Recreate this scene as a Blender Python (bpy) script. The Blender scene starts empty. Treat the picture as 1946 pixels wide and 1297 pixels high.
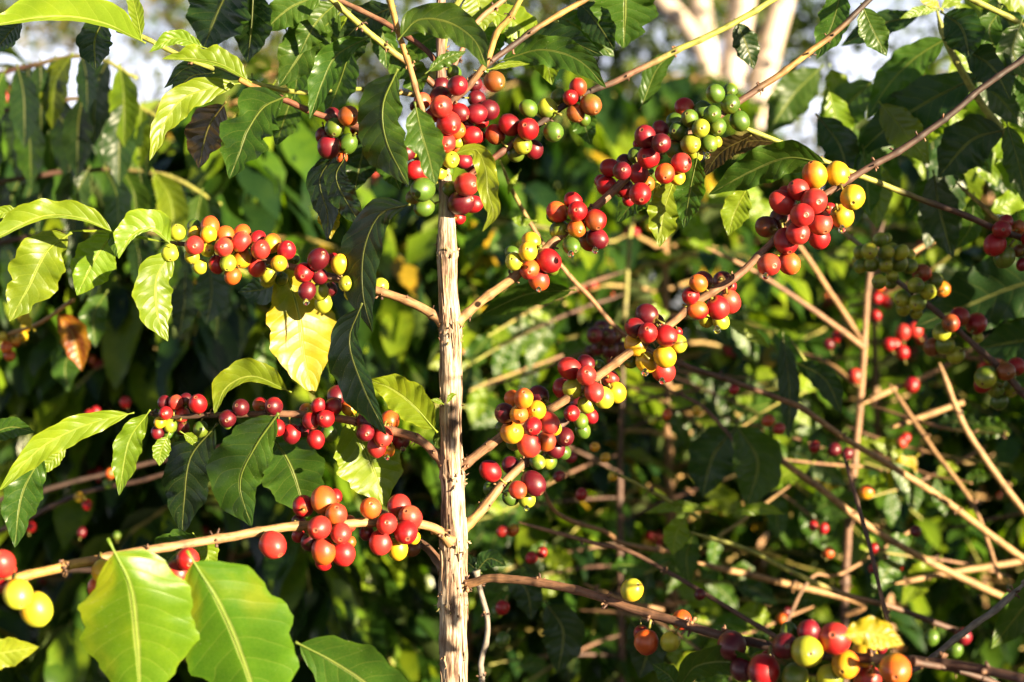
import bpy, math, random
from mathutils import Vector, Matrix, noise
random.seed(7)
PI = math.pi
scn = bpy.context.scene
COL = scn.collection

# ------------------------------------------------------------------ camera
CAMY, CAMZ, LENS = -0.97, 1.10, 50.0
K = 36.0 / LENS / 1946.0           # metres per photo pixel at one metre
cd = bpy.data.cameras.new('camera'); cam = bpy.data.objects.new('camera', cd); COL.objects.link(cam)
cam.location = (0, CAMY, CAMZ); cam.rotation_euler = (PI/2, 0, 0)
cd.lens = LENS; cd.sensor_width = 36; cd.clip_start = 0.02; cd.clip_end = 500
cd.dof.use_dof = True; cd.dof.focus_distance = 0.965; cd.dof.aperture_fstop = 5.8
scn.camera = cam

def W(px, py, d):
    D = d - CAMY
    return Vector(((px-973)*K*D, d, CAMZ-(py-648.5)*K*D))
def M(px, d): return px*K*(d-CAMY)      # pixel length -> metres at depth d

# ------------------------------------------------------------------ light
SUN_AZ, SUN_EL = 47.0, 9.0        # degrees to the right of straight behind the camera, elevation
sa, se = math.radians(SUN_AZ), math.radians(SUN_EL)
SUN = Vector((math.sin(sa)*math.cos(se), -math.cos(sa)*math.cos(se), math.sin(se)))
w = bpy.data.worlds.new('World'); scn.world = w; w.use_nodes = True
nt = w.node_tree; nt.nodes.clear()
sky = nt.nodes.new('ShaderNodeTexSky'); sky.sky_type = 'NISHITA'; sky.sun_disc = False
sky.sun_elevation = se; sky.sun_rotation = math.atan2(SUN.x, SUN.y)
sky.air_density = 1.0; sky.dust_density = 1.5; sky.ozone_density = 1.0
bg = nt.nodes.new('ShaderNodeBackground'); bg.inputs[1].default_value = 0.024
wo = nt.nodes.new('ShaderNodeOutputWorld')
tc = nt.nodes.new('ShaderNodeTexCoord'); sx = nt.nodes.new('ShaderNodeSeparateXYZ'); nt.links.new(tc.outputs['Generated'], sx.inputs[0])
el_ = nt.nodes.new('ShaderNodeMapRange'); el_.interpolation_type = 'SMOOTHSTEP'; el_.inputs[1].default_value = .30; el_.inputs[2].default_value = .12
nt.links.new(sx.outputs[2], el_.inputs[0])
mpg = nt.nodes.new('ShaderNodeMapping'); mpg.inputs['Scale'].default_value = (1, 1, 2.6); nt.links.new(tc.outputs['Generated'], mpg.inputs[0])
cn = nt.nodes.new('ShaderNodeTexNoise'); cn.inputs['Scale'].default_value = 2.3; cn.inputs['Detail'].default_value = 6; nt.links.new(mpg.outputs[0], cn.inputs[0])
cm_ = nt.nodes.new('ShaderNodeMapRange'); cm_.interpolation_type = 'SMOOTHSTEP'; cm_.inputs[1].default_value = .34; cm_.inputs[2].default_value = .60; nt.links.new(cn.outputs[0], cm_.inputs[0])
cf = nt.nodes.new('ShaderNodeMath'); cf.operation = 'MULTIPLY'; nt.links.new(el_.outputs[0], cf.inputs[0]); nt.links.new(cm_.outputs[0], cf.inputs[1])
cx = nt.nodes.new('ShaderNodeMix'); cx.data_type = 'RGBA'; cx.inputs[7].default_value = (17.5, 17.8, 21.0, 1)
nt.links.new(cf.outputs[0], cx.inputs[0]); nt.links.new(sky.outputs[0], cx.inputs[6])
nt.links.new(cx.outputs[2], bg.inputs[0]); nt.links.new(bg.outputs[0], wo.inputs[0])
ld = bpy.data.lights.new('sun', 'SUN'); ld.energy = 5.0; ld.angle = math.radians(0.5); ld.color = (1.0, 0.82, 0.54)
lo = bpy.data.objects.new('sun', ld); COL.objects.link(lo)
lo.rotation_euler = (-SUN).to_track_quat('-Z', 'Y').to_euler(); lo.location = (5, -5, 6)
vs = scn.view_settings; vs.view_transform = 'Standard'; vs.look = 'None'; vs.gamma = 1; vs.exposure = 2.4
scn.render.engine = 'CYCLES'
cy = scn.cycles
cy.max_bounces = 6; cy.diffuse_bounces = 1; cy.glossy_bounces = 2; cy.transmission_bounces = 5; cy.transparent_max_bounces = 4
cy.caustics_reflective = False; cy.caustics_refractive = False; cy.sample_clamp_indirect = 6
cy.use_denoising = True

# ------------------------------------------------------------------ materials
def new_mat(name):
    m = bpy.data.materials.new(name); m.use_nodes = True
    t = m.node_tree; t.nodes.clear()
    return m, t
class T:
    def __init__(s, t): s.t = t
    def n(s, typ, **kw):
        nd = s.t.nodes.new(typ)
        for k, v in kw.items():
            if k.startswith('i_'):
                key = k[2:]
                nd.inputs[int(key) if key.isdigit() else key.replace('_', ' ')].default_value = v
            else: setattr(nd, k, v)
        return nd
    def l(s, a, b): s.t.links.new(a, b)
    def math(s, op, a, b=None, c=None):
        nd = s.t.nodes.new('ShaderNodeMath'); nd.operation = op
        for i, v in enumerate((a, b, c)):
            if v is None: continue
            if isinstance(v, (int, float)): nd.inputs[i].default_value = v
            else: s.l(v, nd.inputs[i])
        return nd.outputs[0]
    def mix(s, f, a, b, blend='MIX'):
        nd = s.t.nodes.new('ShaderNodeMix'); nd.data_type = 'RGBA'; nd.blend_type = blend
        for i, v in ((0, f), (6, a), (7, b)):
            if isinstance(v, (int, float)): nd.inputs[i].default_value = v
            elif isinstance(v, tuple): nd.inputs[i].default_value = v if len(v) == 4 else (*v, 1)
            else: s.l(v, nd.inputs[i])
        return nd.outputs[2]
    def noise(s, vec, scale, detail=3, rough=.55):
        nd = s.n('ShaderNodeTexNoise'); nd.inputs['Scale'].default_value = scale
        nd.inputs['Detail'].default_value = detail; nd.inputs['Roughness'].default_value = rough
        if vec is not None: s.l(vec, nd.inputs['Vector'])
        return nd.outputs[0]
    def ramp(s, f, pts):
        nd = s.n('ShaderNodeValToRGB'); e = nd.color_ramp.elements
        while len(e) < len(pts): e.new(0.5)
        for el, (p, c) in zip(e, pts):
            el.position = p; el.color = c if isinstance(c, tuple) else (c, c, c, 1)
        s.l(f, nd.inputs[0]); return nd.outputs[0]
    def smooth(s, f, a, b):
        nd = s.n('ShaderNodeMapRange'); nd.interpolation_type = 'SMOOTHSTEP'
        nd.inputs[1].default_value = a; nd.inputs[2].default_value = b
        s.l(f, nd.inputs[0]); return nd.outputs[0]

def leaf_material(name, veins=True, transl=0.42, rough=0.30):
    m, t = new_mat(name); q = T(t)
    at = q.n('ShaderNodeAttribute', attribute_name='Col').outputs[0]
    pos = q.n('ShaderNodeNewGeometry')
    co = q.n('ShaderNodeTexCoord').outputs['Object']
    n1 = q.noise(co, 45, 3)
    base = q.mix(q.math('MULTIPLY', q.smooth(n1, .35, .75), .55), at, q.mix(1.0, at, (1.75, 1.45, .9), 'MULTIPLY'))
    n0 = q.noise(co, 14, 2)
    base = q.mix(q.math('MULTIPLY', q.smooth(n0, .45, .68), .45), base, q.mix(1.0, base, (.55, .72, .8), 'MULTIPLY'))
    bump_h = None
    if veins:
        uv = q.n('ShaderNodeUVMap').outputs[0]
        sp = q.n('ShaderNodeSeparateXYZ'); q.l(uv, sp.inputs[0])
        a = q.math('ABSOLUTE', q.math('SUBTRACT', q.math('MULTIPLY', sp.outputs[1], 2.0), 1.0))
        a2 = q.math('POWER', a, 1.35)
        side = q.math('MULTIPLY', q.math('GREATER_THAN', sp.outputs[1], .5), .37)
        s_ = q.math('ADD', q.math('SUBTRACT', q.math('MULTIPLY', sp.outputs[0], 9.0), q.math('MULTIPLY', a2, 1.5)), side)
        fr = q.math('ABSOLUTE', q.math('SUBTRACT', q.math('FRACT', s_), .5))      # 0 on a vein, .5 between veins
        lat = q.math('MULTIPLY', q.math('SUBTRACT', 1.0, q.smooth(fr, .0, .055)), q.math('SUBTRACT', 1.0, q.smooth(a, .75, .98)))
        rib = q.math('SUBTRACT', 1.0, q.smooth(a, .025, .075))
        fine = q.n('ShaderNodeTexVoronoi', feature='DISTANCE_TO_EDGE'); fine.inputs['Scale'].default_value = 420
        q.l(co, fine.inputs['Vector'])
        fv = q.math('SUBTRACT', 1.0, q.smooth(fine.outputs[0], .0, .12))
        pale = q.mix(1.0, at, (.13, .12, .03), 'ADD')
        base = q.mix(q.math('MULTIPLY', fv, .10), base, pale)
        base = q.mix(q.math('MULTIPLY', lat, .30), base, pale)
        base = q.mix(q.math('MULTIPLY', rib, .75), base, q.mix(1.0, at, (.26, .24, .09), 'ADD'))
        n2 = q.noise(co, 900, 2)
        dust = q.math('MULTIPLY', q.smooth(n2, .66, .76), q.math('MULTIPLY', q.smooth(n1, .45, .7), .45))
        base = q.mix(dust, base, (.42, .42, .30))
        n3 = q.noise(co, 130, 3)
        spot = q.smooth(n3, .735, .79)
        base = q.mix(q.math('MULTIPLY', spot, .8), base, (.16, .075, .02))
        quilt = q.math('POWER', q.math('MULTIPLY', fr, 2.0), .6)
        h = q.math('ADD', q.math('MULTIPLY', quilt, .8), q.math('MULTIPLY', q.math('SUBTRACT', 1.0, rib), .8))
        h = q.math('ADD', h, q.math('MULTIPLY', n2, .06)); h = q.math('ADD', h, q.math('MULTIPLY', n3, .5))
        bp = q.n('ShaderNodeBump'); bp.inputs['Strength'].default_value = .5; bp.inputs['Distance'].default_value = .0007
        q.l(h, bp.inputs['Height']); bump_h = bp.outputs[0]
    back = q.mix(1.0, q.mix(.35, base, (.16, .19, .07)), (1.15, 1.15, 1.1), 'MULTIPLY')
    colr = q.mix(pos.outputs['Backfacing'], base, back)
    pr = q.n('ShaderNodeBsdfPrincipled')
    q.l(colr, pr.inputs['Base Color'])
    rg = q.math('ADD', q.math('MULTIPLY', pos.outputs['Backfacing'], .22), rough)
    rg = q.math('ADD', rg, q.math('MULTIPLY', n1, .12))
    q.l(rg, pr.inputs['Roughness'])
    pr.inputs['Specular IOR Level'].default_value = .30 if veins else .5
    tr = q.n('ShaderNodeBsdfTranslucent')
    q.l(q.mix(1.0, base, (1.9, 2.15, .7), 'MULTIPLY'), tr.inputs[0])
    if bump_h is not None:
        q.l(bump_h, pr.inputs['Normal']); q.l(bump_h, tr.inputs['Normal'])
    mx = q.n('ShaderNodeMixShader'); mx.inputs[0].default_value = transl
    q.l(pr.outputs[0], mx.inputs[1]); q.l(tr.outputs[0], mx.inputs[2])
    out = q.n('ShaderNodeOutputMaterial'); q.l(mx.outputs[0], out.inputs[0])
    return m
MLEAF = leaf_material('coffee leaf')
MLEAF_BG = leaf_material('coffee leaf farther plants', veins=False, transl=.36, rough=.22)
MLEAF_TREE = leaf_material('tree leaf', veins=False, transl=.4, rough=.45)

def cherry_material():
    m, t = new_mat('coffee cherry skin'); q = T(t)
    at = q.n('ShaderNodeAttribute', attribute_name='Col').outputs[0]
    co = q.n('ShaderNodeTexCoord').outputs['Object']
    n1 = q.noise(co, 160, 3); n2 = q.noise(co, 1500, 2)
    c = q.mix(q.math('MULTIPLY', q.smooth(n1, .4, .75), .35), at, q.mix(1.0, at, (.75, .6, .6), 'MULTIPLY'))
    c = q.mix(q.math('MULTIPLY', q.smooth(n2, .66, .74), .35), c, q.mix(1.0, at, (.16, .12, .06), 'ADD'))
    n3 = q.noise(co, 260, 4)
    c = q.mix(q.math('MULTIPLY', q.smooth(n3, .70, .76), .7), c, (.12, .05, .02))
    pr = q.n('ShaderNodeBsdfPrincipled'); q.l(c, pr.inputs['Base Color'])
    q.l(q.math('ADD', q.math('MULTIPLY', n1, .22), .30), pr.inputs['Roughness'])
    pr.inputs['Specular IOR Level'].default_value = .5
    pr.inputs['Subsurface Weight'].default_value = .12
    pr.inputs['Subsurface Radius'].default_value = (.004, .0012, .0006); pr.inputs['Subsurface Scale'].default_value = .6
    bp = q.n('ShaderNodeBump'); bp.inputs['Strength'].default_value = .12; bp.inputs['Distance'].default_value = .0006
    q.l(q.math('ADD', n1, q.math('MULTIPLY', n2, .2)), bp.inputs['Height']); q.l(bp.outputs[0], pr.inputs['Normal'])
    out = q.n('ShaderNodeOutputMaterial'); q.l(pr.outputs[0], out.inputs[0])
    return m
MCHERRY = cherry_material()

def bark_material(name, kind):
    m, t = new_mat(name); q = T(t)
    at = q.n('ShaderNodeAttribute', attribute_name='Col').outputs[0]
    uv = q.n('ShaderNodeUVMap').outputs[0]
    co = q.n('ShaderNodeTexCoord').outputs['Object']
    if kind == 'trunk':
        mp = q.n('ShaderNodeMapping'); mp.inputs['Scale'].default_value = (1, 1, .085); q.l(co, mp.inputs[0])
        a = q.noise(mp.outputs[0], 520, 6, .64); b = q.noise(mp.outputs[0], 150, 3); c3 = q.noise(co, 70, 3)
        f = q.math('ADD', q.math('MULTIPLY', a, .7), q.math('MULTIPLY', b, .35))
        c = q.ramp(f, [(.38, (.026, .014, .009, 1)), (.46, (.125, .070, .042, 1)), (.53, (.33, .245, .175, 1)), (.66, (.54, .465, .375, 1))])
        c = q.mix(q.math('MULTIPLY', q.smooth(c3, .5, .72), .55), c, q.mix(1.0, c, (.78, .58, .42), 'MULTIPLY'))
        c = q.mix(1.0, c, at, 'MULTIPLY')
        dist, st = .0016, .8
    else:
        mp = q.n('ShaderNodeMapping'); mp.inputs['Scale'].default_value = (7, 1.0, 1); q.l(uv, mp.inputs[0])
        a = q.noise(mp.outputs[0], 2.6, 5, .6); b = q.noise(co, 190, 4)
        f = q.math('ADD', q.math('MULTIPLY', a, .6), q.math('MULTIPLY', b, .4))
        k = q.ramp(f, [(.34, .35), (.48, .85), (.66, 1.35)])
        c = q.mix(1.0, at, k, 'MULTIPLY')
        dist, st = .0007, .6
    pr = q.n('ShaderNodeBsdfPrincipled'); q.l(c, pr.inputs['Base Color'])
    pr.inputs['Roughness'].default_value = .62 if kind == 'twig' else .75
    bp = q.n('ShaderNodeBump'); bp.inputs['Strength'].default_value = st; bp.inputs['Distance'].default_value = dist
    q.l(f, bp.inputs['Height']); q.l(bp.outputs[0], pr.inputs['Normal'])
    out = q.n('ShaderNodeOutputMaterial'); q.l(pr.outputs[0], out.inputs[0])
    return m
MTRUNK = bark_material('fibrous coffee bark', 'trunk')
MTWIG = bark_material('twig bark', 'twig')

m, t = new_mat('water'); q = T(t)
pr = q.n('ShaderNodeBsdfPrincipled'); pr.inputs['Transmission Weight'].default_value = 1; pr.inputs['Roughness'].default_value = .02
pr.inputs['IOR'].default_value = 1.33; pr.inputs['Base Color'].default_value = (1, 1, 1, 1)
q.l(pr.outputs[0], q.n('ShaderNodeOutputMaterial').inputs[0]); MWATER = m
m, t = new_mat('plantation soil'); q = T(t)
co = q.n('ShaderNodeTexCoord').outputs['Object']
a = q.noise(co, 3.5, 6); b = q.noise(co, 40, 5)
c = q.ramp(q.math('ADD', q.math('MULTIPLY', a, .5), q.math('MULTIPLY', b, .5)), [(.36, (.02, .011, .007, 1)), (.5, (.055, .03, .017, 1)), (.68, (.11, .075, .035, 1))])
pr = q.n('ShaderNodeBsdfPrincipled'); q.l(c, pr.inputs['Base Color']); pr.inputs['Roughness'].default_value = .9
bp = q.n('ShaderNodeBump'); bp.inputs['Distance'].default_value = .04; q.l(b, bp.inputs['Height']); q.l(bp.outputs[0], pr.inputs['Normal'])
q.l(pr.outputs[0], q.n('ShaderNodeOutputMaterial').inputs[0]); MSOIL = m

# ------------------------------------------------------------------ mesh builder
class MB:
    def __init__(s): s.v = []; s.f = []; s.c = []; s.uv = []
    def add(s, v, c, uv=(0, 0)):
        s.v.append(v); s.c.append(c); s.uv.append(uv); return len(s.v)-1
    def mesh(s, name, mat, origin=Vector((0, 0, 0))):
        me = bpy.data.meshes.new(name)
        me.from_pydata([tuple(Vector(p)-origin) for p in s.v], [], s.f)
        ca = me.color_attributes.new('Col', 'FLOAT_COLOR', 'POINT')
        flat = []
        for c in s.c: flat += [c[0], c[1], c[2], 1.0]
        ca.data.foreach_set('color', flat)
        ul = me.uv_layers.new(name='UVMap'); fl = []
        for f in s.f:
            for i in f: fl += [s.uv[i][0], s.uv[i][1]]
        ul.data.foreach_set('uv', fl)
        me.polygons.foreach_set('use_smooth', [True]*len(me.polygons))
        me.materials.append(mat); me.update()
        return me

def spline(pts, step):
    """Catmull-Rom through tuples of any length, resampled about every `step` of the first two numbers."""
    P = [tuple(map(float, p)) for p in pts]
    P = [tuple(2*a-b for a, b in zip(P[0], P[1]))]+P+[tuple(2*a-b for a, b in zip(P[-1], P[-2]))]
    out = []
    for i in range(1, len(P)-2):
        L = math.dist(P[i][:2], P[i+1][:2]); n = max(2, int(L/step))
        for j in range(n):
            u = j/n
            out.append(tuple(.5*((2*b)+(c-a)*u+(2*a-5*b+4*c-d)*u*u+(3*b-a-3*c+d)*u**3) for a, b, c, d in zip(*P[i-1:i+3])))
    out.append(P[-2]); return out

def frames(pts):
    fr = []; up = Vector((.13, .9, .42)).normalized(); prev = None
    for i in range(len(pts)):
        t_ = (pts[min(i+1, len(pts)-1)]-pts[max(i-1, 0)]).normalized()
        if prev is None: n_ = t_.cross(up).normalized()
        else: n_ = (prev-t_*prev.dot(t_)).normalized()
        prev = n_; fr.append((t_, n_, t_.cross(n_)))
    return fr

def tube(mb, pts, rad, col, seg=10, caps=True, wob=0.0, seed=0):
    fr = frames(pts); base = len(mb.v); L = 0
    for i, p in enumerate(pts):
        if i: L += (pts[i]-pts[i-1]).length
        r = rad[i] if not isinstance(rad, (int, float)) else rad
        c = col[i] if isinstance(col, list) else col
        for j in range(seg):
            a = 2*PI*j/seg; d_ = fr[i][1]*math.cos(a)+fr[i][2]*math.sin(a)
            rr = r
            if wob:
                rr *= 1+wob*noise.noise(Vector((math.cos(a)*1.6+seed, math.sin(a)*1.6, L*60)))
            mb.add(p+d_*rr, c, (j/seg, L*40))
    n = len(pts)
    for i in range(n-1):
        for j in range(seg):
            a = base+i*seg+j; b = base+i*seg+(j+1) % seg
            mb.f.append((a, b, b+seg, a+seg))
    if caps:
        for e, i in ((0, 0), (1, n-1)):
            c = mb.add(pts[i], col[i] if isinstance(col, list) else col, (.5, 0))
            for j in range(seg):
                a = base+i*seg+j; b = base+i*seg+(j+1) % seg
                mb.f.append((b, a, c) if e == 0 else (a, b, c))

def empty(name, loc, label, cat, group=None):
    o = bpy.data.objects.new(name, None); COL.objects.link(o); o.location = loc; o.empty_display_size = .05
    o['label'] = label; o['category'] = cat
    if group: o['group'] = group
    return o
def part(name, mb, mat, parent, base, origin=None):
    """mesh object; vertices are world coordinates, `base` is the world place of the thing's empty"""
    og = origin if origin is not None else base
    o = bpy.data.objects.new(name, mb.mesh(name, mat, og)); COL.objects.link(o)
    o.parent = parent; o.location = og-base
    return o
def sub(name, mb, mat, parent, parent_origin, origin):
    o = bpy.data.objects.new(name, mb.mesh(name, mat, origin)); COL.objects.link(o)
    o.parent = parent; o.location = origin-parent_origin
    return o

# ------------------------------------------------------------------ colours
BC = {'t': (.27, .145, .065), 'd': (.085, .042, .028), 'm': (.20, .10, .055), 'l': (.26, .27, .045), 'o': (.36, .20, .05),
      'g': (.20, .17, .14), 'r': (.16, .055, .03), 'k': (.040, .022, .016), 'p': (.30, .17, .068)}
CC = {'d': (.075, .003, .008), 'r': (.27, .005, .008), 'p': (.35, .022, .018), 'o': (.45, .09, .011), 'y': (.50, .29, .010),  # p is red with its sunlit salmon look put into the colour
      'l': (.33, .35, .022), 'g': (.055, .11, .010), 'm': (.20, .06, .012)}
C2 = {'d': (.20, .006, .014), 'r': (.24, .006, .014), 'p': (.46, .09, .035), 'o': (.46, .06, .02), 'y': (.48, .40, .02),
      'l': (.42, .36, .02), 'g': (.11, .15, .012), 'm': (.10, .12, .012)}
LC = {'n': (.036, .085, .011), 'k': (.016, .042, .012), 'l': (.115, .180, .010), 'y': (.27, .225, .012), 'b': (.055, .035, .014),  # shaded and sunlit looks of leaves are put into k and l
      'w': (.135, .185, .012), 'o': (.36, .12, .012)}

# ------------------------------------------------------------------ leaf
def prof(t_):
    v = max(0.0, math.sin(PI*min(1, t_**.88)))**.78
    if t_ > .72: v *= 1-.38*((t_-.72)/.28)**1.2*(1-((t_-.72)/.28)**6*.2)
    return v
def leaf_mb(mid, wa, wb, d0, g=0.0, h=0.0, curl=0.0, fold=.15, wave=.13, wf=3.5, seed=0, col='n', bites=(), back=False, mott=None, pet=10, nv=7):
    """mid: pixels from base to tip; wa = half width on the right of a leaf that points down (below one that points left)"""
    rnd = random.Random(seed); mb = MB()
    S = spline(mid, 1.0); nu = 30
    cum = [0]
    for a, b in zip(S, S[1:]): cum.append(cum[-1]+math.dist(a, b))
    Ltot = cum[-1]; pts = []; j = 0
    for i in range(nu+1):
        s_ = Ltot*i/nu
        while j < len(cum)-2 and cum[j+1] < s_: j += 1
        u = (s_-cum[j])/max(1e-6, cum[j+1]-cum[j]); pts.append((S[j][0]+(S[j+1][0]-S[j][0])*u, S[j][1]+(S[j+1][1]-S[j][1])*u))
    x0, y0 = pts[0]; base_c = LC[col] if isinstance(col, str) else col
    tone = rnd.uniform(.85, 1.18); hue = rnd.uniform(.9, 1.12)
    ph = [rnd.uniform(0, 6.28) for _ in range(6)]
    kk = K*(d0-CAMY)
    rows = []
    for i, (x, y) in enumerate(pts):
        t_ = i/nu
        a = pts[max(0, i-1)]; b = pts[min(nu, i+1)]
        tx, ty = b[0]-a[0], b[1]-a[1]; q_ = math.hypot(tx, ty) or 1; tx /= q_; ty /= q_
        nx, ny = ty, -tx
        row = []
        for jj in range(-nv, nv+1):
            s_ = jj/nv; sd = 1 if s_ > 0 else -1
            wid = (wa if s_ > 0 else wb)*max(.012, prof(t_))
            wid *= 1+.075*math.sin(2*PI*wf*1.1*t_+ph[1+sd])+.03*math.sin(2*PI*wf*2.7*t_+ph[2+sd])
            for (bt, bs, bd, bw) in bites:
                if bs == sd or bs == 0: wid *= 1-bd*math.exp(-((t_-bt)/bw)**2)
            X = x+nx*wid*s_; Y = y+ny*wid*s_
            dd = d0-g*(X-x0)*kk+h*(Y-y0)*kk+curl*Ltot*kk*t_*t_
            dd -= fold*abs(s_)**1.4*wid*kk
            dd -= wave*1.25*wid*kk*abs(s_)**1.7*(math.sin(2*PI*wf*t_+ph[3+sd]+.9*math.sin(7*t_+ph[0]))*(.55+.45*math.sin(5*t_+ph[4]))+.25*math.sin(2*PI*wf*2.6*t_+ph[1]*2+sd)*abs(s_))
            dd += .10*wid*kk*noise.noise(Vector((t_*3+ph[2], s_*1.3, ph[5])))
            e = abs(s_)
            c = [base_c[0]*tone*hue, base_c[1]*tone, base_c[2]*tone]
            if e > .9: c = [c[0]*1.35, c[1]*1.2, c[2]*1.1]
            if mott:
                f_ = noise.noise(Vector((t_*2.6+ph[2], s_*1.5, ph[4])))*1.5+.5*noise.noise(Vector((t_*9, s_*5, ph[4])))+mott[1]+mott[2]*s_-mott[3]*t_
                f_ = min(1, max(0, f_+.5)); c = [a_+(b_-a_)*f_ for a_, b_ in zip(c, mott[0])]
            row.append(mb.add(W(X, Y, dd), c, (t_, .5+.5*s_)))
        rows.append(row)
    for i in range(nu):
        for jj in range(2*nv):
            f = (rows[i][jj], rows[i][jj+1], rows[i+1][jj+1], rows[i+1][jj])
            mb.f.append(f if back else f[::-1])
    mid_w = [mb.v[rows[i][nv]] for i in range(0, nu+1)]
    # raised midrib and petiole
    tdir = (mid_w[0]-mid_w[1]).normalized()
    line = [mid_w[0]+tdir*M(pet, d0)*u for u in (1.0, .6, .25)]+[mid_w[i] for i in range(0, nu-3, 2)]
    rw = M(max(1.0, min(2.2, .022*(wa+wb))), d0)
    rads = [rw*1.05, rw, rw]+[rw*(1-.85*i/nu) for i in range(0, nu-3, 2)]
    cc = tuple(c*1.0+a for c, a in zip(base_c, (.10, .10, .03)))
    rads[0] *= 1.5; rads[1] *= 1.4
    tube(mb, line, rads, cc, seg=6)
    for i in range(len(mb.uv)-1, -1, -1):
        if i > rows[-1][-1]: mb.uv[i] = (.5, .25)
    return mb, mid_w[0]

# ------------------------------------------------------------------ cherry
RINGS = [0, 3.5, 7, 9, 11, 14, 18, 26, 38, 52, 66, 80, 94, 108, 122, 136, 150, 163, 172, 180]
def cherry_into(mb, c, r, axis, cls, rnd, seg=18, rings=RINGS, stem=True):
    axis = axis.normalized(); tmp = Vector((.3, .5, .8)) if abs(axis.z) < .8 else Vector((1, .2, 0))
    e1 = axis.cross(tmp).normalized(); e2 = axis.cross(e1)
    el = rnd.uniform(1.04, 1.18); fl = rnd.uniform(.94, 1.0)
    A = CC[cls[0]]; B = C2[cls[0]] if len(cls) == 1 else CC[cls[1]]
    tone = rnd.uniform(.85, 1.15); gd = Vector((rnd.uniform(-1, 1), rnd.uniform(-1, 1), rnd.uniform(-1, 1))).normalized()
    edge = rnd.uniform(-.15, .55); base = len(mb.v); disc = rnd.random()
    for k, deg in enumerate(rings):
        th = math.radians(deg)
        for j in range(seg):
            ph = 2*PI*j/seg
            rr = r
            if deg < 12: rr = r*(.985 if deg > 8 else .955)          # the sunken navel at the tip
            if 9 <= deg <= 14: rr = r*1.012
            if deg > 165: rr = r*(.96-.1*(deg-165)/15)
            dirv = e1*math.cos(ph)*math.sin(th)*fl+e2*math.sin(ph)*math.sin(th)+axis*math.cos(th)*el
            lump = 1+.035*noise.noise(dirv*1.7+gd*9)
            f = dirv.dot(gd)-edge+.35*noise.noise(dirv*1.5+gd*5)
            f = min(1, max(0, f/.8+.5*(len(cls) > 1)))
            col = [ (a+(b-a)*f*.85)*tone for a, b in zip(A, B)]
            if deg <= 4: col = [.07, .035, .018]
            elif deg <= 8: col = [c_*.45+.03 for c_ in col]
            elif deg <= 11: col = [c_*.7+q_ for c_, q_ in zip(col, (.12, .075, .03))]
            if deg > 160: col = [c_*.7+q_ for c_, q_ in zip(col, (.05, .06, .01))]
            mb.add(c+dirv*rr*lump, col, (j/seg, deg/180))
    n = len(rings)
    for k in range(n-1):
        for j in range(seg):
            a = base+k*seg+j; b = base+k*seg+(j+1) % seg
            mb.f.append((a, a+seg, b+seg, b))
    if stem:
        p0 = c-axis*r*.98*el; side = Vector((rnd.uniform(-.2, .2), rnd.uniform(-.2, .2), rnd.uniform(-.1, .2)))*r
        tube(mb, [p0, p0-axis*r*.35+side*.5, p0-axis*r*.75+side], [r*.13, r*.10, r*.13], (.17, .16, .03), seg=6)

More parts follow.
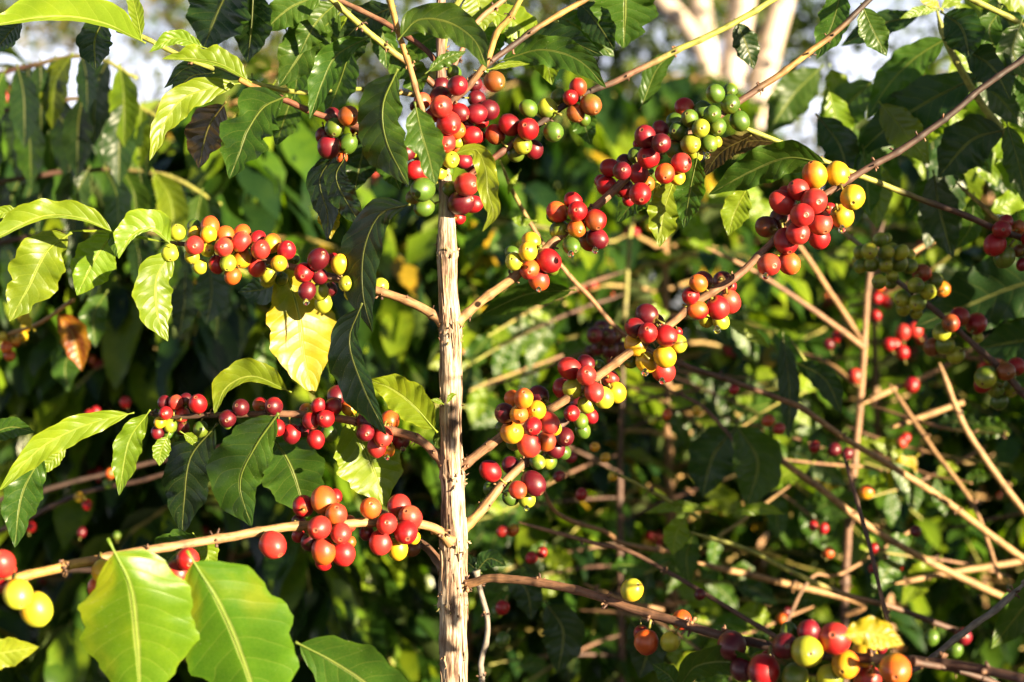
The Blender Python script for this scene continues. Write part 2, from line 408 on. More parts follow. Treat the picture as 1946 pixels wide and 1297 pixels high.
# ------------------------------------------------------------------ plants made from pixels measured in the photograph
class Plant:
    def __init__(s, name, base, label, group=None):
        s.base = Vector(base); s.root = empty(name, base, label, 'coffee plant', group); s.br = {}; s.ch = []; s.nl = 0
    def branch(s, key, pts, r0, r1, d0, d1, cols='tt', node=55, crumbs=.6, name='branch', seg=12, dpow=1.0, nstart=25, flare=True):
        rnd = random.Random(hash_(key)); P = spline(pts, 4.0)
        cum = [0]
        for a, b in zip(P, P[1:]): cum.append(cum[-1]+math.dist(a, b))
        L = cum[-1]; wp = []; rad = []; col = []; cs = [BC[c] for c in cols]
        nodes = []; x = nstart
        while x < L: nodes.append(x); x += node*rnd.uniform(.8, 1.2)
        jx = rnd.uniform(0, 99)
        for p, l in zip(P, cum):
            u = l/L; d = d0+(d1-d0)*u**dpow
            off = 1.6*noise.noise(Vector((l*.02, jx, 0)))
            sw = sum(math.exp(-((l-nx)/7.0)**2) for nx in nodes)
            r = r0+(r1-r0)*u
            if flare and l < 16: r *= 1+.7*(1-l/16)**1.5
            if not flare and l < 45: r *= .35+.65*l/45
            wp.append(W(p[0]+off*.5, p[1]+off, d)); rad.append(M(r*(1+.17*sw), d))
            k_ = u*(len(cs)-1); i_ = min(int(k_), len(cs)-2) if len(cs) > 1 else 0; f_ = k_-i_
            c = tuple(a+(b-a)*f_ for a, b in zip(cs[i_], cs[min(i_+1, len(cs)-1)]))
            c = tuple(v*(1-.35*min(1, sw)) for v in c); col.append(c)
        mb = MB(); tube(mb, wp, rad, col, seg=seg, wob=.13, seed=jx)
        for nx in nodes:                                            # dried flower and stipule crumbs on the nodes
            i = min(range(len(cum)), key=lambda q_: abs(cum[q_]-nx))
            for _ in range(int(rnd.uniform(2, 7)*(2.2 if crumbs >= 1 else 1)) if rnd.random() < crumbs*.6 else 0):
                tdir = (wp[min(i+1, len(wp)-1)]-wp[max(0, i-1)]).normalized()
                dv = Vector((rnd.gauss(0, 1), rnd.gauss(0, 1), rnd.gauss(0, 1))); dv = (dv-tdir*dv.dot(tdir)).normalized()
                a = wp[i]+tdir*M(rnd.uniform(-5, 5), d0)+dv*rad[i]*.8
                b = a+(dv+tdir*rnd.uniform(-.7, .7))*M(rnd.uniform(2.5, 8)*(1.35 if crumbs >= 1 else 1), d0)
                c_ = b+(dv*.4+tdir*rnd.uniform(-1, 1)+Vector((0, 0, rnd.uniform(-.6, .6))))*M(rnd.uniform(1.5, 5), d0)
                rr = M(rnd.uniform(1.0, 2.3)*(1.3 if crumbs >= 1 else 1), d0); cc = BC[rnd.choice('ddmmt')]
                tube(mb, [a, b, c_], [rr, rr*rnd.uniform(.8, 1.5), rr*.5], cc, seg=5)
        o = part(name, mb, MTWIG, s.root, s.base, wp[0])
        s.br[key] = dict(o=o, P=P, cum=cum, L=L, wp=wp, rad=rad, d=[d0+(d1-d0)*(l/L)**dpow for l in cum], og=wp[0])
        return o
    def near(s, key, x, y):
        b = s.br[key]; i = min(range(len(b['P'])), key=lambda q_: (b['P'][q_][0]-x)**2+(b['P'][q_][1]-y)**2)
        return b, i, math.dist(b['P'][i][:2], (x, y))
    def leaf(s, key, mid, wa, wb, d0, col='n', label=None, **kw):
        s.nl += 1
        pts = [tuple(map(float, p.split(','))) for p in mid.split()]
        if 'seed' not in kw: kw['seed'] = s.nl*13+len(mid)
        mb, og = leaf_mb(pts, wa, wb, d0, col=col, **kw)
        b = s.br[key]
        o = sub('leaf', mb, MLEAF, b['o'], b['og'], og)
        if label: o['label'] = label
        return o
    def cherries(s, key, ox, oy, sc, txt, seed=0, dd=0.0):
        rnd = random.Random(seed+hash_(key)+int(ox)); placed = []; recs = []
        for it in txt.split(';'):
            it = it.split()
            if not it: continue
            x, y, r = ox+float(it[0])*sc, oy+float(it[1])*sc, float(it[2])*sc*1.085; cls = it[3]
            behind = len(it) > 4 and it[4] == 'b'
            b, i, q_ = s.near(key, x, y); db = b['d'][i]+dd
            R = M(r, db); rb = b['rad'][i]; qm = M(q_, db)
            off = math.sqrt(max(0, (1.35*(R+rb))**2-qm**2)) if qm < 1.35*(R+rb) else 0
            d = db+(off if behind else -off)+rnd.uniform(-.25, .25)*R
            for (x2, y2, r2, d2) in placed:
                xy = M(math.dist((x, y), (x2, y2)), db); need = .96*(R+M(r2, d2))
                if xy < need: d = max(d, d2+math.sqrt(need*need-xy*xy))
            placed.append((x, y, r, d)); recs.append((x, y, r, d, cls, b, i, behind, R, rb, qm, db))
        ex = [d-(db-.75*(R+rb)) for (x, y, r, d, cls, b, i, behind, R, rb, qm, db) in recs if not behind and qm < .8*(R+rb)]
        sh = min(.028, max([0]+sorted(ex)[:max(1, int(len(ex)*.8))])) if ex else 0
        for (x, y, r, d, cls, b, i, behind, R, rb, qm, db) in recs:
            if not behind: d -= sh
            c = W(x, y, d); rr = M(r, d)
            # the stalk end points back to the node on the branch
            root = b['wp'][i]+Vector((rnd.uniform(-.4, .4), 0, rnd.uniform(-.4, .4)))*rr
            ax = c-root
            if ax.length < 1e-5: ax = Vector((0, -1, 0))
            ax = ax.normalized()+Vector((rnd.uniform(-.3, .3), rnd.uniform(-.3, .3), rnd.uniform(-.35, .15)))
            s.ch.append((r, key, c, rr*.985, ax, cls, rnd.randint(0, 10**6)))
    def finish_cherries(s, limit=100):
        s.ch.sort(key=lambda q_: -q_[0]); rest = MB()
        for k, (r, key, c, rr, ax, cls, sd) in enumerate(s.ch):
            rnd = random.Random(sd)
            if k < limit:
                mb = MB(); cherry_into(mb, c, rr, ax, cls, rnd); b = s.br[key]
                sub('cherry', mb, MCHERRY, b['o'], b['og'], c)
            else: cherry_into(rest, c, rr, ax, cls, rnd)
        if rest.v:
            o = part('cherry', rest, MCHERRY, s.root, s.base); o['kind'] = 'stuff'
def hash_(t_):
    v = 7
    for ch in str(t_): v = (v*131+ord(ch)) % 1000003
    return v

# ================================================================== THE FRONT COFFEE PLANT
P1 = Plant('coffee_plant', (W(864, 1297, 0).x, 0, 0), 'coffee plant in front with bare pale upright stem and bunches of cherries')
def build_trunk():
    ctl = [(836, -120, 15), (838, 0, 17), (838, 120, 18), (840, 230, 22), (846, 330, 24), (848, 392, 28), (849, 440, 34), (850, 482, 38.5), (850, 500, 37),
           (852, 560, 37), (855, 612, 41), (856, 640, 42), (857, 700, 41), (858, 760, 41), (857, 800, 40), (858, 850, 40.5),
           (859, 895, 46), (861, 930, 43), (862, 985, 45), (862, 1030, 50), (862, 1070, 48), (861, 1110, 52), (861, 1150, 55), (862, 1180, 51), (862, 1240, 51), (863, 1297, 52)]
    zb = (1.10-W(0, 1297, 0).z)/1.0
    low = 1297
    bottom_py = 648.5+1.10/(K*.97)
    y = 1297
    while y < bottom_py: y += 130; ctl.append((864+3*math.sin(y*.013), min(y, bottom_py+10), 52+(y-1297)*.006+3*math.sin(y*.03)))
    P = spline(ctl, 2.6)
    mb = MB(); seg = 72; L = 0; wp = []
    for p in P: wp.append(W(p[0]+.8*noise.noise(Vector((p[1]*.02, 3, 0))), p[1], 0))
    nodesY = [482, 632, 905, 1040, 1150, 300, 180]
    for i, p in enumerate(P):
        r = M(p[2]*.5*1.0, 0)
        for j in range(seg):
            a = 2*PI*j/seg; ca, sa_ = math.cos(a), math.sin(a)
            q1 = noise.noise(Vector((ca*3.2, sa_*3.2, p[1]*.012)))
            q2 = noise.noise(Vector((ca*9, sa_*9, p[1]*.022+7)))
            q3 = noise.noise(Vector((ca*1.5, sa_*1.5, p[1]*.03+17)))
            q4 = noise.noise(Vector((ca*15, sa_*15, p[1]*.05+3)))
            plate = max(0, q2-.12)
            rr = r*(1+.05*q1+.09*plate+.045*q3+.04*q4)
            for ny in nodesY:                                     # ragged ring scars
                e = (p[1]-ny-4*q1*3)/5.0
                rr += M(2.6, 0)*math.exp(-e*e)*(.5+q4)
            tint = 1.0+.12*q3
            shade_band = 1.0
            if 770 < p[1] < 842: shade_band = 1-.25*min(1, (p[1]-770)/12, (842-p[1])/12)  # band of cast shadow painted into the bark colour
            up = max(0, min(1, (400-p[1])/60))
            c = (tint*shade_band*(1-.35*up), tint*shade_band*(1-.48*up), tint*shade_band*(1-.5*up))
            if q4 > .35 and abs(p[1]-640) < 420 and q1 > .18: c = (.62, .78, .3)       # lichen flecks
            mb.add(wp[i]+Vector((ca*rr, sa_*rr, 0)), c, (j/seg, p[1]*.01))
    for i in range(len(P)-1):
        for j in range(seg):
            a = i*seg+j; b = i*seg+(j+1) % seg
            mb.f.append((a, a+seg, b+seg, b))
    rnd = random.Random(5)                                        # bark shreds and dead scale leaves at the nodes
    for ny in [482, 628, 634, 640, 765, 905, 912, 1035, 1060, 1118, 1150, 1155, 1250]:
        for _ in range(7):
            a = rnd.uniform(PI, 2*PI) if rnd.random() < .8 else rnd.uniform(0, PI)
            i = min(range(len(P)), key=lambda q_: abs(P[q_][1]-(ny+rnd.uniform(-12, 12))))
            r = M(P[i][2]*.5, 0); dv = Vector((math.cos(a), math.sin(a), 0))
            p0 = wp[i]+dv*r*.97; p1 = p0+(dv*rnd.uniform(.2, .9)+Vector((0, 0, rnd.uniform(-1, 1))))*M(rnd.uniform(4, 11), 0)
            p2 = p1+(dv*.6+Vector((rnd.uniform(-.5, .5), 0, rnd.uniform(-.8, .8))))*M(rnd.uniform(2, 7), 0)
            cc = rnd.choice([(.5, .35, .25), (.9, .85, .75), (.3, .2, .15), (.55, .6, .25)])
            rr = M(rnd.uniform(.8, 2.2), 0); tube(mb, [p0, p1, p2], [rr*1.3, rr, rr*.4], cc, seg=5)
    for _ in range(46):                                           # loose strips of bark standing off the stem
        a = rnd.uniform(PI*1.0, PI*2.0); y0 = rnd.uniform(410, 1290); ln = rnd.uniform(20, 75)
        line = []
        for u in range(6):
            i = min(range(len(P)), key=lambda q_: abs(P[q_][1]-(y0+ln*u/5)))
            r = M(P[i][2]*.5, 0); lift = 1.02+.05*abs(u-2.5)/2.5*rnd.uniform(.3, 1.3)
            line.append(wp[i]+Vector((math.cos(a+.03*u), math.sin(a+.03*u), 0))*r*lift)
        rr = M(rnd.uniform(1.0, 2.4), 0); v = rnd.uniform(.6, 1.15)
        tube(mb, line, [rr*.4, rr, rr*1.1, rr, rr*.8, rr*.3], (v, v*.93, v*.85), seg=5)
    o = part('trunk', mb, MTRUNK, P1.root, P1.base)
    up = [i for i in range(len(P))]
    P1.br['trunk'] = dict(o=o, P=P, wp=wp, rad=[M(p[2]*.5, 0) for p in P], d=[0.0]*len(P), og=P1.base)
build_trunk()
B = P1.branch
B('a', [(842, 612), (800, 585), (735, 558), (640, 530), (545, 505), (440, 478), (365, 466), (322, 462)], 9, 4, 0, .0, 'ttmmdm', crumbs=.9)
B('b', [(845, 880), (800, 838), (750, 820), (680, 802), (600, 790), (520, 787), (400, 790), (330, 792), (285, 786)], 9, 4.5, 0, .03, 'mmmdk', crumbs=.8)
B('c', [(856, 1030), (820, 1002), (740, 993), (640, 997), (540, 1003), (380, 1030), (240, 1053), (130, 1075), (30, 1100), (-70, 1135)], 8.5, 9, -.01, -.19, 'pppttoo', crumbs=1.0, node=72)
B('c2', [(845, 1085), (815, 1045), (785, 1020), (745, 985), (700, 962)], 9, 6, .02, .07, 'mdd')
B('d', [(868, 612), (920, 568), (980, 525), (1040, 470), (1100, 420), (1150, 378), (1215, 318), (1290, 265), (1350, 232), (1410, 190), (1480, 143), (1540, 98), (1590, 60), (1650, 2), (1700, -50)], 9, 5, 0, .02, 'pptmmmdokk', crumbs=.7)
B('e', [(868, 895), (930, 847), (990, 805), (1060, 770), (1130, 720), (1190, 675), (1270, 620), (1330, 570), (1400, 525), (1460, 470), (1530, 400), (1600, 350), (1640, 325), (1720, 280), (1800, 222), (1870, 165), (1946, 110), (2030, 45)], 9, 5.5, 0, -.02, 'mtttmmdkkk', crumbs=.9)  # outer end coloured darker to stand for shade
B('f', [(874, 1012), (915, 970), (960, 915), (1010, 865), (1060, 815), (1120, 762)], 10, 6, .01, .08, 'ottddd', crumbs=.8)
B('g', [(862, 1112), (900, 1108), (940, 1100), (1040, 1110), (1130, 1132), (1200, 1157), (1280, 1180), (1350, 1202), (1450, 1226), (1560, 1245), (1650, 1252), (1760, 1257), (1860, 1272), (1980, 1300)], 8, 9.5, 0, -.22, 'tmmdkkdd', crumbs=1.0, node=75)
B('g2', [(1735, 1258), (1800, 1270), (1870, 1290), (1960, 1330)], 6, 5, -.19, -.17, 'dd')
B('h', [(836, 330), (780, 292), (700, 250), (600, 215), (540, 190), (480, 165), (455, 152)], 7, 5.5, 0, -.01, 'mmrrro', crumbs=.3)
B('h2', [(836, 190), (700, 170), (560, 175), (430, 140), (330, 100), (270, 70), (222, 58)], 4.5, 4.5, .06, .03, 'mllll', crumbs=.4)
B('i', [(838, 290), (815, 240), (797, 192), (778, 125), (760, 72), (746, 20), (730, -40)], 6, 6, -.02, -.07, 'mttool', crumbs=.7)
B('j', [(838, 175), (800, 140), (737, 92), (700, 62), (655, 22), (610, -20)], 6, 6, 0, -.04, 'rtlll', crumbs=.8)
B('k', [(838, 130), (805, 92), (737, 47), (680, 18), (620, -10)], 5, 5, .01, .03, 'rrmm')
B('l', [(840, 195), (880, 165), (930, 120), (1000, 68), (1068, 25), (1110, 0), (1160, -30)], 6, 5, 0, .03, 'mdkod', crumbs=.8)
B('m', [(840, 205), (890, 165), (925, 115), (945, 62), (970, 30), (1005, -30)], 6.5, 5.5, -.01, -.03, 'dmool', crumbs=.8)
B('n', [(840, 175), (870, 110), (905, 45), (955, 0), (985, -35)], 5, 5, .02, .05, 'dmtt', crumbs=.9)
B('n2', [(838, 120), (848, 60), (858, 25), (885, -20)], 6, 6, .01, -.01, 'lll')
B('o', [(845, 368), (905, 325), (965, 280), (1030, 232), (1075, 200), (1130, 170), (1180, 150), (1285, 97), (1380, 52), (1470, 0), (1530, -35)], 6.5, 5.5, 0, .01, 'rrdkkmllll', crumbs=.7)

C = P1.cherries
C('a', 300, 400, .2004, '''345 335 88 p;625 350 88 p;790 300 90 p;975 375 90 p;480 230 78 y;185 210 74 l;115 405 80 l;470 375 66 l;665 500 75 lg;805 460 82 yo;940 540 84 po;1148 505 76 ly;
1045 605 78 l;710 625 74 o;1220 380 85 r;1080 315 84 oy;495 150 84 o;640 235 84 o;800 215 80 o;950 270 72 r b;345 220 62 y b;345 150 62 g b;325 430 70 l;400 530 70 l;560 515 74 r;1040 660 72 l b;
1170 650 62 g b;1285 460 58 g b;905 300 42 o b''')
C('a', 300, 400, .2004, '''1520 465 100 d;1385 590 90 r;1535 625 75 d;1415 765 80 d;1540 770 78 lg;1730 515 86 y;1660 465 56 r b;1790 695 74 l;1830 790 62 l b;1640 750 62 d b;1570 880 80 l b;2110 720 76 l b''')
C('h', 590, 130, .2004, '360 455 95 om;230 565 90 g;175 745 104 d;355 720 88 g;125 640 76 d;205 450 76 d b;430 575 56 r b;500 640 64 g b;300 850 50 o b')
C('trunk', 590, 130, .2004, '''1240 365 104 p;1310 520 108 pr;1165 440 72 p;1060 310 76 p;1285 710 92 p;1380 590 84 o;1395 165 94 d;1230 280 104 d;1240 165 76 d;1410 420 86 rd;1570 430 92 d;1690 395 94 d;1575 290 76 d;
1555 150 72 d;1620 510 60 r;1530 640 84 r;1590 650 62 r;1480 520 62 d;1330 870 80 l;1390 700 58 l;1390 755 52 o;1470 690 52 om;1000 970 90 r;1115 1040 66 r;915 800 76 d;990 800 52 l;1230 990 66 l;
1290 980 62 g;1000 360 50 d;1745 125 95 m;1360 40 66 g b;1640 40 46 g b''')
C('trunk', 590, 130, .2004, '1480 1105 108 pr;1430 1275 112 d;1065 1150 108 g;1330 1145 74 g;1540 1290 82 r;980 1220 66 m;1080 1320 88 g;1450 880 72 d b;1520 930 62 d b;1410 1420 62 r b')
C('o', 750, 210, .2004, '1265 180 100 r;1090 140 94 dr;955 230 90 rm;1215 330 85 lg;1320 370 84 d;1150 410 78 g;1505 205 92 g')
C('o', 560, 0, .3392, '1310 610 48 g;1415 610 55 lg;1545 548 42 r;1588 490 47 mr;1660 588 56 m;1575 635 49 m;1620 670 36 g b;1480 545 43 g b')
C('d', 1120, 140, .2005, '''1195 190 84 gl;1335 290 90 gl;1425 450 90 g;1335 165 70 gl b;1165 385 80 g;1055 520 86 gl;955 430 82 g;1075 345 82 g b;1210 505 86 g;960 670 92 gl;1130 660 84 g;1205 650 52 l b;845 550 90 g;810 460 80 g b;
905 325 90 ro b;815 725 84 gm;1000 760 72 ly b''')
C('d', 1120, 140, .2005, '''680 660 90 d;530 600 102 d;675 525 72 d b;560 795 104 rd;440 775 76 g b;310 925 84 d;335 840 76 d b;195 895 84 rd;165 1065 92 r;480 1140 100 r;330 1085 88 rd;470 950 90 r;110 1020 62 r b;545 1050 72 o b;
715 950 94 ro;870 850 92 p;830 980 74 y;610 960 62 g b;640 1030 42 l b;370 1200 56 r;460 670 46 r b''')
C('d', 930, 360, .1542, '1085 270 120 r;835 280 118 po;1035 150 104 r b;1080 480 112 oy;865 505 118 gl;1310 380 128 rm;1010 700 102 gl;1330 610 122 d;1240 640 120 rm;790 330 82 g b')
C('d', 930, 360, .1542, '475 770 114 yl;305 890 108 l;515 640 108 y b;285 790 86 g b;495 990 120 po;730 880 140 rp;610 1120 124 po;770 980 82 g b')
C('e', 1420, 300, .2005, '''520 545 107 pr;635 415 120 p;480 715 107 pr;485 305 96 pr;335 425 110 pr;690 615 110 p;680 760 100 pr b;770 620 62 p b;370 790 112 r;315 580 102 d b;180 655 96 dm;640 165 112 yo;855 155 108 yo;1000 375 114 y;
900 555 107 y;205 1015 104 p;395 1000 100 op;360 330 62 r b;610 300 46 y b;780 490 62 r b;290 910 26 l''')
C('e', 1170, 500, .185, '850 210 86 oy;900 180 90 d b;770 340 87 r;840 480 94 ro;1050 460 118 rp;1170 400 112 p;1100 190 102 d b;1180 240 62 r b;1080 600 82 l b;935 580 82 l b')
C('e', 1170, 500, .185, '''330 720 100 rp;520 750 107 rp;205 670 97 dr;320 530 107 d b;410 605 82 dr b;205 840 107 y;505 960 110 y;315 1020 102 y;640 830 92 yl b;155 1000 82 g b;490 1110 112 pr b;640 710 46 r b''')
C('e', 900, 660, .2468, '870 220 74 p;740 165 80 rp;865 125 62 d b;765 320 74 l;690 320 76 r b;960 150 52 g b;930 345 74 p;1000 390 75 l;870 440 66 l;1095 350 78 yl;1055 245 62 p b')
C('e', 900, 660, .2468, '''455 610 70 r;385 395 74 oy;350 520 69 oy;485 485 73 y;240 510 76 d;580 585 77 p;295 655 86 yo;425 750 87 po;560 725 72 op;500 375 76 d b;300 395 62 o b;625 630 52 y b;220 620 52 g b;310 740 56 g b''')
C('f', 900, 660, .2468, '700 690 70 d;630 780 74 dr;690 810 56 g b;755 510 62 r;825 570 56 g;840 640 56 g b;900 530 56 r b;490 885 56 gl;580 880 62 gl b;800 430 62 d b')
C('f', 900, 660, .2468, '340 1100 66 op;130 955 76 rd;285 910 66 d b;460 1050 87 d;410 1170 64 gl b;285 1160 60 g b;130 1090 56 g b')
C('b', 280, 720, .1336, '''405 340 98 p;490 510 108 p;260 490 94 rp;720 360 128 r;240 335 88 d b;550 300 92 d b;180 620 82 y;330 670 90 lg;145 765 88 d;505 700 92 d;760 720 102 g;300 800 72 g b;420 820 62 g b;130 500 62 g b;
1330 410 118 d;1140 570 122 d;1800 390 122 dr;1600 370 102 ro b;1680 480 82 d b;1850 700 112 r;1140 650 62 g''')
C('b', 500, 720, .1542, '770 495 104 r;590 520 104 rd;680 335 90 r;865 350 104 dr;905 210 112 d b;1060 360 92 oy b;350 680 107 rd;480 640 82 d b;650 750 103 r;530 385 82 oy b;815 680 97 g b')
C('b', 500, 720, .1542, '1260 665 110 d;1480 715 118 p;1560 520 122 po b;1400 840 112 rp;1535 880 88 oy b;1270 530 110 d;1690 760 112 d b')
C('c', 480, 910, .1747, '''725 535 125 pr;770 790 124 op;960 595 110 p;910 390 114 op;775 235 135 op;555 300 114 r;985 815 125 pr;775 900 92 r b;1040 490 92 p b;900 190 72 r b;620 690 92 d b;220 720 136 pr;500 620 72 r b;500 460 72 d b;1060 690 62 o b''')
C('c', 480, 910, .1747, '1460 490 114 pr;1665 585 124 r;1715 425 124 p;1595 295 122 p;1285 320 110 o;1395 690 122 pr;1580 765 104 y;1750 640 72 y b;1240 590 82 d b')
C('c2', 480, 910, .1747, '1740 760 84 m')
C('c', 0, 1000, .2056, '165 630 128 ly;335 770 138 ly;950 420 97 y;910 570 92 o b;1200 390 100 y b;1735 305 100 rp;1640 450 118 rp b;20 350 118 pr;20 560 62 rp;110 400 42 p b')
C('g', 1170, 1080, .1673, '185 250 122 ly;350 840 132 ro;620 835 108 l;750 590 112 or b;290 740 82 r b;1320 880 160 d')
C('g', 1372, 1138, .214, '''755 470 132 ly;1000 355 136 rp;1100 585 122 oy;1260 490 112 y;1540 630 132 oy;370 640 137 rd;180 620 104 d;560 420 112 d;770 290 96 d b;650 690 112 lg;960 700 112 lg;1290 720 122 po;590 290 72 g b;1410 430 62 d b;400 530 62 r b''')
P1.finish_cherries(100)

Lf = P1.leaf
# upper left
Lf('h2', '268,78 200,46 130,33 60,36 -40,54', 7, 52, 0, 'l', g=-.25, fold=.1, h=-.5)
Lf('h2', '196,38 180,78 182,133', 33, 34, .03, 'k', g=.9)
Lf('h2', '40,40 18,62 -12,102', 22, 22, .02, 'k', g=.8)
Lf('h2', '268,70 258,20 240,-40', 14, 14, .03, 'l', g=0)
Lf('h2', '385,90 332,73 283,100', 12, 17, .0, 'l', g=-.2, wave=.35)
Lf('h', '470,152 420,123 362,112 308,113', 6, 32, -.02, 'l', g=-.2, wave=.3, bites=[(.55, -1, .3, .06), (.82, -1, .25, .05)])
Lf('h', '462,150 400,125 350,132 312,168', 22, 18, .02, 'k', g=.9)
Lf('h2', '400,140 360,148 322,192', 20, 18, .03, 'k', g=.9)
Lf('h', '448,160 400,168 345,190 310,240 284,306', 28, 28, -.0, 'l', g=-.35, fold=.25, bites=[(.75, 1, .5, .06)])
Lf('h', '425,200 400,235 388,270 378,320', 36, 40, .03, 'b', g=1.0, bites=[(.75, 1, .3, .07)])
Lf('h', '538,186 500,205 470,250 452,300 436,340', 52, 58, -.03, 'n', g=.35, h=-.3, wave=.18, bites=[(.50, 1, .38, .05), (.36, 1, .2, .035), (.42, -1, .5, .09), (.70, -1, .35, .05), (.80, 1, .45, .05)], seed=4)
Lf('k', '446,-40 415,20 386,94', 60, 60, .05, 'k', g=.9, wave=.2)
Lf('k', '482,-25 478,50 470,120', 38, 38, .05, 'k', g=.9, wave=.2)
Lf('j', '645,25 590,80 530,165', 44, 48, .06, 'n', g=.1, wave=.3, bites=[(.5, 1, .3, .07)])
Lf('j', '545,60 565,110 560,190', 34, 34, .09, 'n', g=.5)
Lf('j', '695,74 640,106 612,160 589,227', 23, 30, -.02, 'n', g=.15, wave=.28, fold=.4)
Lf('j', '665,95 648,150 620,222', 32, 30, .04, 'n', g=.7)
Lf('i', '762,70 795,38 850,42 900,75 926,130', 34, 36, -.06, 'n', g=.35, wave=.4, wf=2.5, bites=[(.55, -1, .3, .06)])
Lf('i', '748,92 762,110 785,140 800,182', 30, 38, -.01, 'n', g=.2, h=.2, wave=.25, bites=[(.6, -1, .45, .08), (.45, 1, .3, .06)])
Lf('i', '815,135 845,112 886,98', 10, 16, -.03, 'n', g=-.2, wave=.3)
Lf('i', '752,140 728,200 735,270 776,353', 40, 54, -.045, 'n', g=.62, fold=-.25, wave=.2, bites=[(.45, 1, .25, .08), (.42, -1, .2, .07)], seed=21)
Lf('i', '790,204 800,250 815,300 828,352', 36, 36, -.085, 'n', g=.0, h=-.15, fold=.2, wave=.2, bites=[(.62, -1, .5, .12), (.3, -1, .15, .05)], seed=33, label='green leaf with a yellow midrib hanging over the topmost cherries')
Lf('o', '866,292 903,284 922,318 928,368 937,405 917,441', 21, 20, -.07, 'w', g=.25, wave=.35, wf=4, bites=[(.15, 1, .3, .05)])
Lf('m', '934,131 968,122 1007,122', 6, 7, -.02, 'l', g=-.2)
Lf('l', '955,115 1030,95 1100,115 1152,167', 30, 32, .03, 'n', g=.5, wave=.25)
Lf('l', '985,75 1060,72 1146,106', 28, 30, .06, 'k', g=.6)
Lf('n', '905,-25 912,20 918,62', 34, 32, .05, 'l', g=-.3)
Lf('o', '1188,-50 1188,25 1185,92', 60, 62, .05, 'n', g=.1, wave=.2, h=.3, bites=[(.7, 1, .25, .05)])
Lf('d', '1600,-20 1580,50 1552,112', 30, 30, .04, 'n', g=.4, wave=.2, bites=[(.5, -1, .2, .05)])
Lf('d', '1420,262 1370,290 1338,336', 20, 22, .03, 'b', g=.6)
Lf('d', '1325,300 1312,360 1300,434', 27, 29, .0, 'n', g=.55, wave=.25)
Lf('d', '1280,345 1262,400 1253,470', 34, 30, .02, 'w', g=.05, wave=.25, bites=[(.55, 1, .2, .06)])
Lf('d', '1255,350 1205,385 1172,425', 22, 26, .04, 'n', g=.6)
Lf('d', '1220,200 1250,130 1290,95', 20, 20, .12, 'n', g=.2)
# middle left
Lf('a', '320,462 205,441 112,440', 3, 3, .0, 'l', g=-.2, wave=0)
Lf('a', '212,440 150,414 80,412 0,449 -50,480', 6, 36, -.03, 'l', g=-.3, wave=.25, bites=[(.38, -1, .35, .05)])
Lf('a', '40,405 5,405 -40,425', 10, 14, .0, 'l', g=-.2)
Lf('a', '128,448 88,480 50,555 18,611', 50, 52, .01, 'l', g=-.25, wave=.22, fold=.1, bites=[(.75, 1, .35, .05), (.62, -1, .25, .05)], seed=8)
Lf('a', '214,446 182,490 146,562', 42, 40, .02, 'l', g=-.25, wave=.2, fold=.1)
Lf('a', '242,425 222,452 226,492', 14, 16, -.01, 'n', g=.4)
Lf('a', '322,462 288,434 250,450 226,492', 6, 40, -.02, 'l', g=-.35, wave=.2)
Lf('a', '328,478 298,530 300,600 319,649', 32, 42, -.01, 'l', g=-.55, h=-.05, wave=.15, bites=[(.35, 1, .25, .06)], seed=3)
Lf('a', '542,512 566,590 578,680 596,752', 66, 62, .035, (.15, .19, .012), mott=((.30, .23, .012), .15, -.1, -.3), g=-.35, wave=.13, fold=.12, seed=11, label='large yellowing leaf hanging below the cherries')
Lf('a', '545,522 505,548 452,556', 30, 26, .05, 'k', g=.95)
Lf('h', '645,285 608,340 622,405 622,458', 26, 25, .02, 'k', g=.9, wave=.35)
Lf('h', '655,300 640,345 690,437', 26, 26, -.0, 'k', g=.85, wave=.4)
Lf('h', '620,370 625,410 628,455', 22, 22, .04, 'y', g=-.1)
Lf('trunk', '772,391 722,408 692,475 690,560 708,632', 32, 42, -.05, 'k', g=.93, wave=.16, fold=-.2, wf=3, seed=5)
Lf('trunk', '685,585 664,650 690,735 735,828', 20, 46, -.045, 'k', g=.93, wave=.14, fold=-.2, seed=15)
Lf('trunk', '825,815 785,770 742,738 698,723', 34, 36, -.03, 'l', g=.15, wave=.35, h=.3, fold=.2, seed=6)
# lower left
Lf('b', '245,787 170,806 80,850 -4,935', 26, 26, -.02, 'l', g=-.3, wave=.15, fold=.3)
Lf('b', '80,866 42,940 28,1041', 38, 36, .0, 'n', g=-.1, wave=.3, bites=[(.7, 1, .35, .06)])
Lf('b', '125,848 96,878 68,902', 15, 15, .01, 'l', g=-.3)
Lf('b', '280,787 245,840 226,942', 27, 26, -.02, 'l', g=-.1, wave=.35)
Lf('b', '-30,832 20,812 66,822', 20, 22, .03, 'n', g=.2)
Lf('b', '408,812 362,870 350,950 346,1018', 48, 44, .02, 'k', g=.7, wave=.15)
Lf('b', '524,793 485,850 456,920 479,1002', 40, 66, -.04, 'n', g=.55, wave=.18, fold=-.15, seed=9, bites=[(.3, -1, .18, .06)])
Lf('b', '512,825 552,885 584,985', 60, 60, .04, 'n', g=.25, wave=.12)
Lf('b', '662,800 700,868 732,962', 62, 64, .03, 'l', g=-.3, wave=.12, fold=.1)
Lf('b', '545,742 480,716 430,738 408,790', 10, 34, .01, 'l', g=.1, wave=.2)
Lf('b', '318,830 306,858 303,886', 17, 17, .0, 'l', g=-.3)
Lf('b', '350,825 365,835 372,850', 10, 10, .0, 'l', g=-.3)
Lf('c', '218,1050 246,1110 258,1200 268,1345', 118, 104, -.185, (.075, .165, .008), mott=((.19, .24, .012), -.3, -.4, .3), g=-.05, h=.12, wave=.06, fold=-.3, curl=.12, seed=40, pet=30, label='big bright yellow-green leaf low in front, blurred')
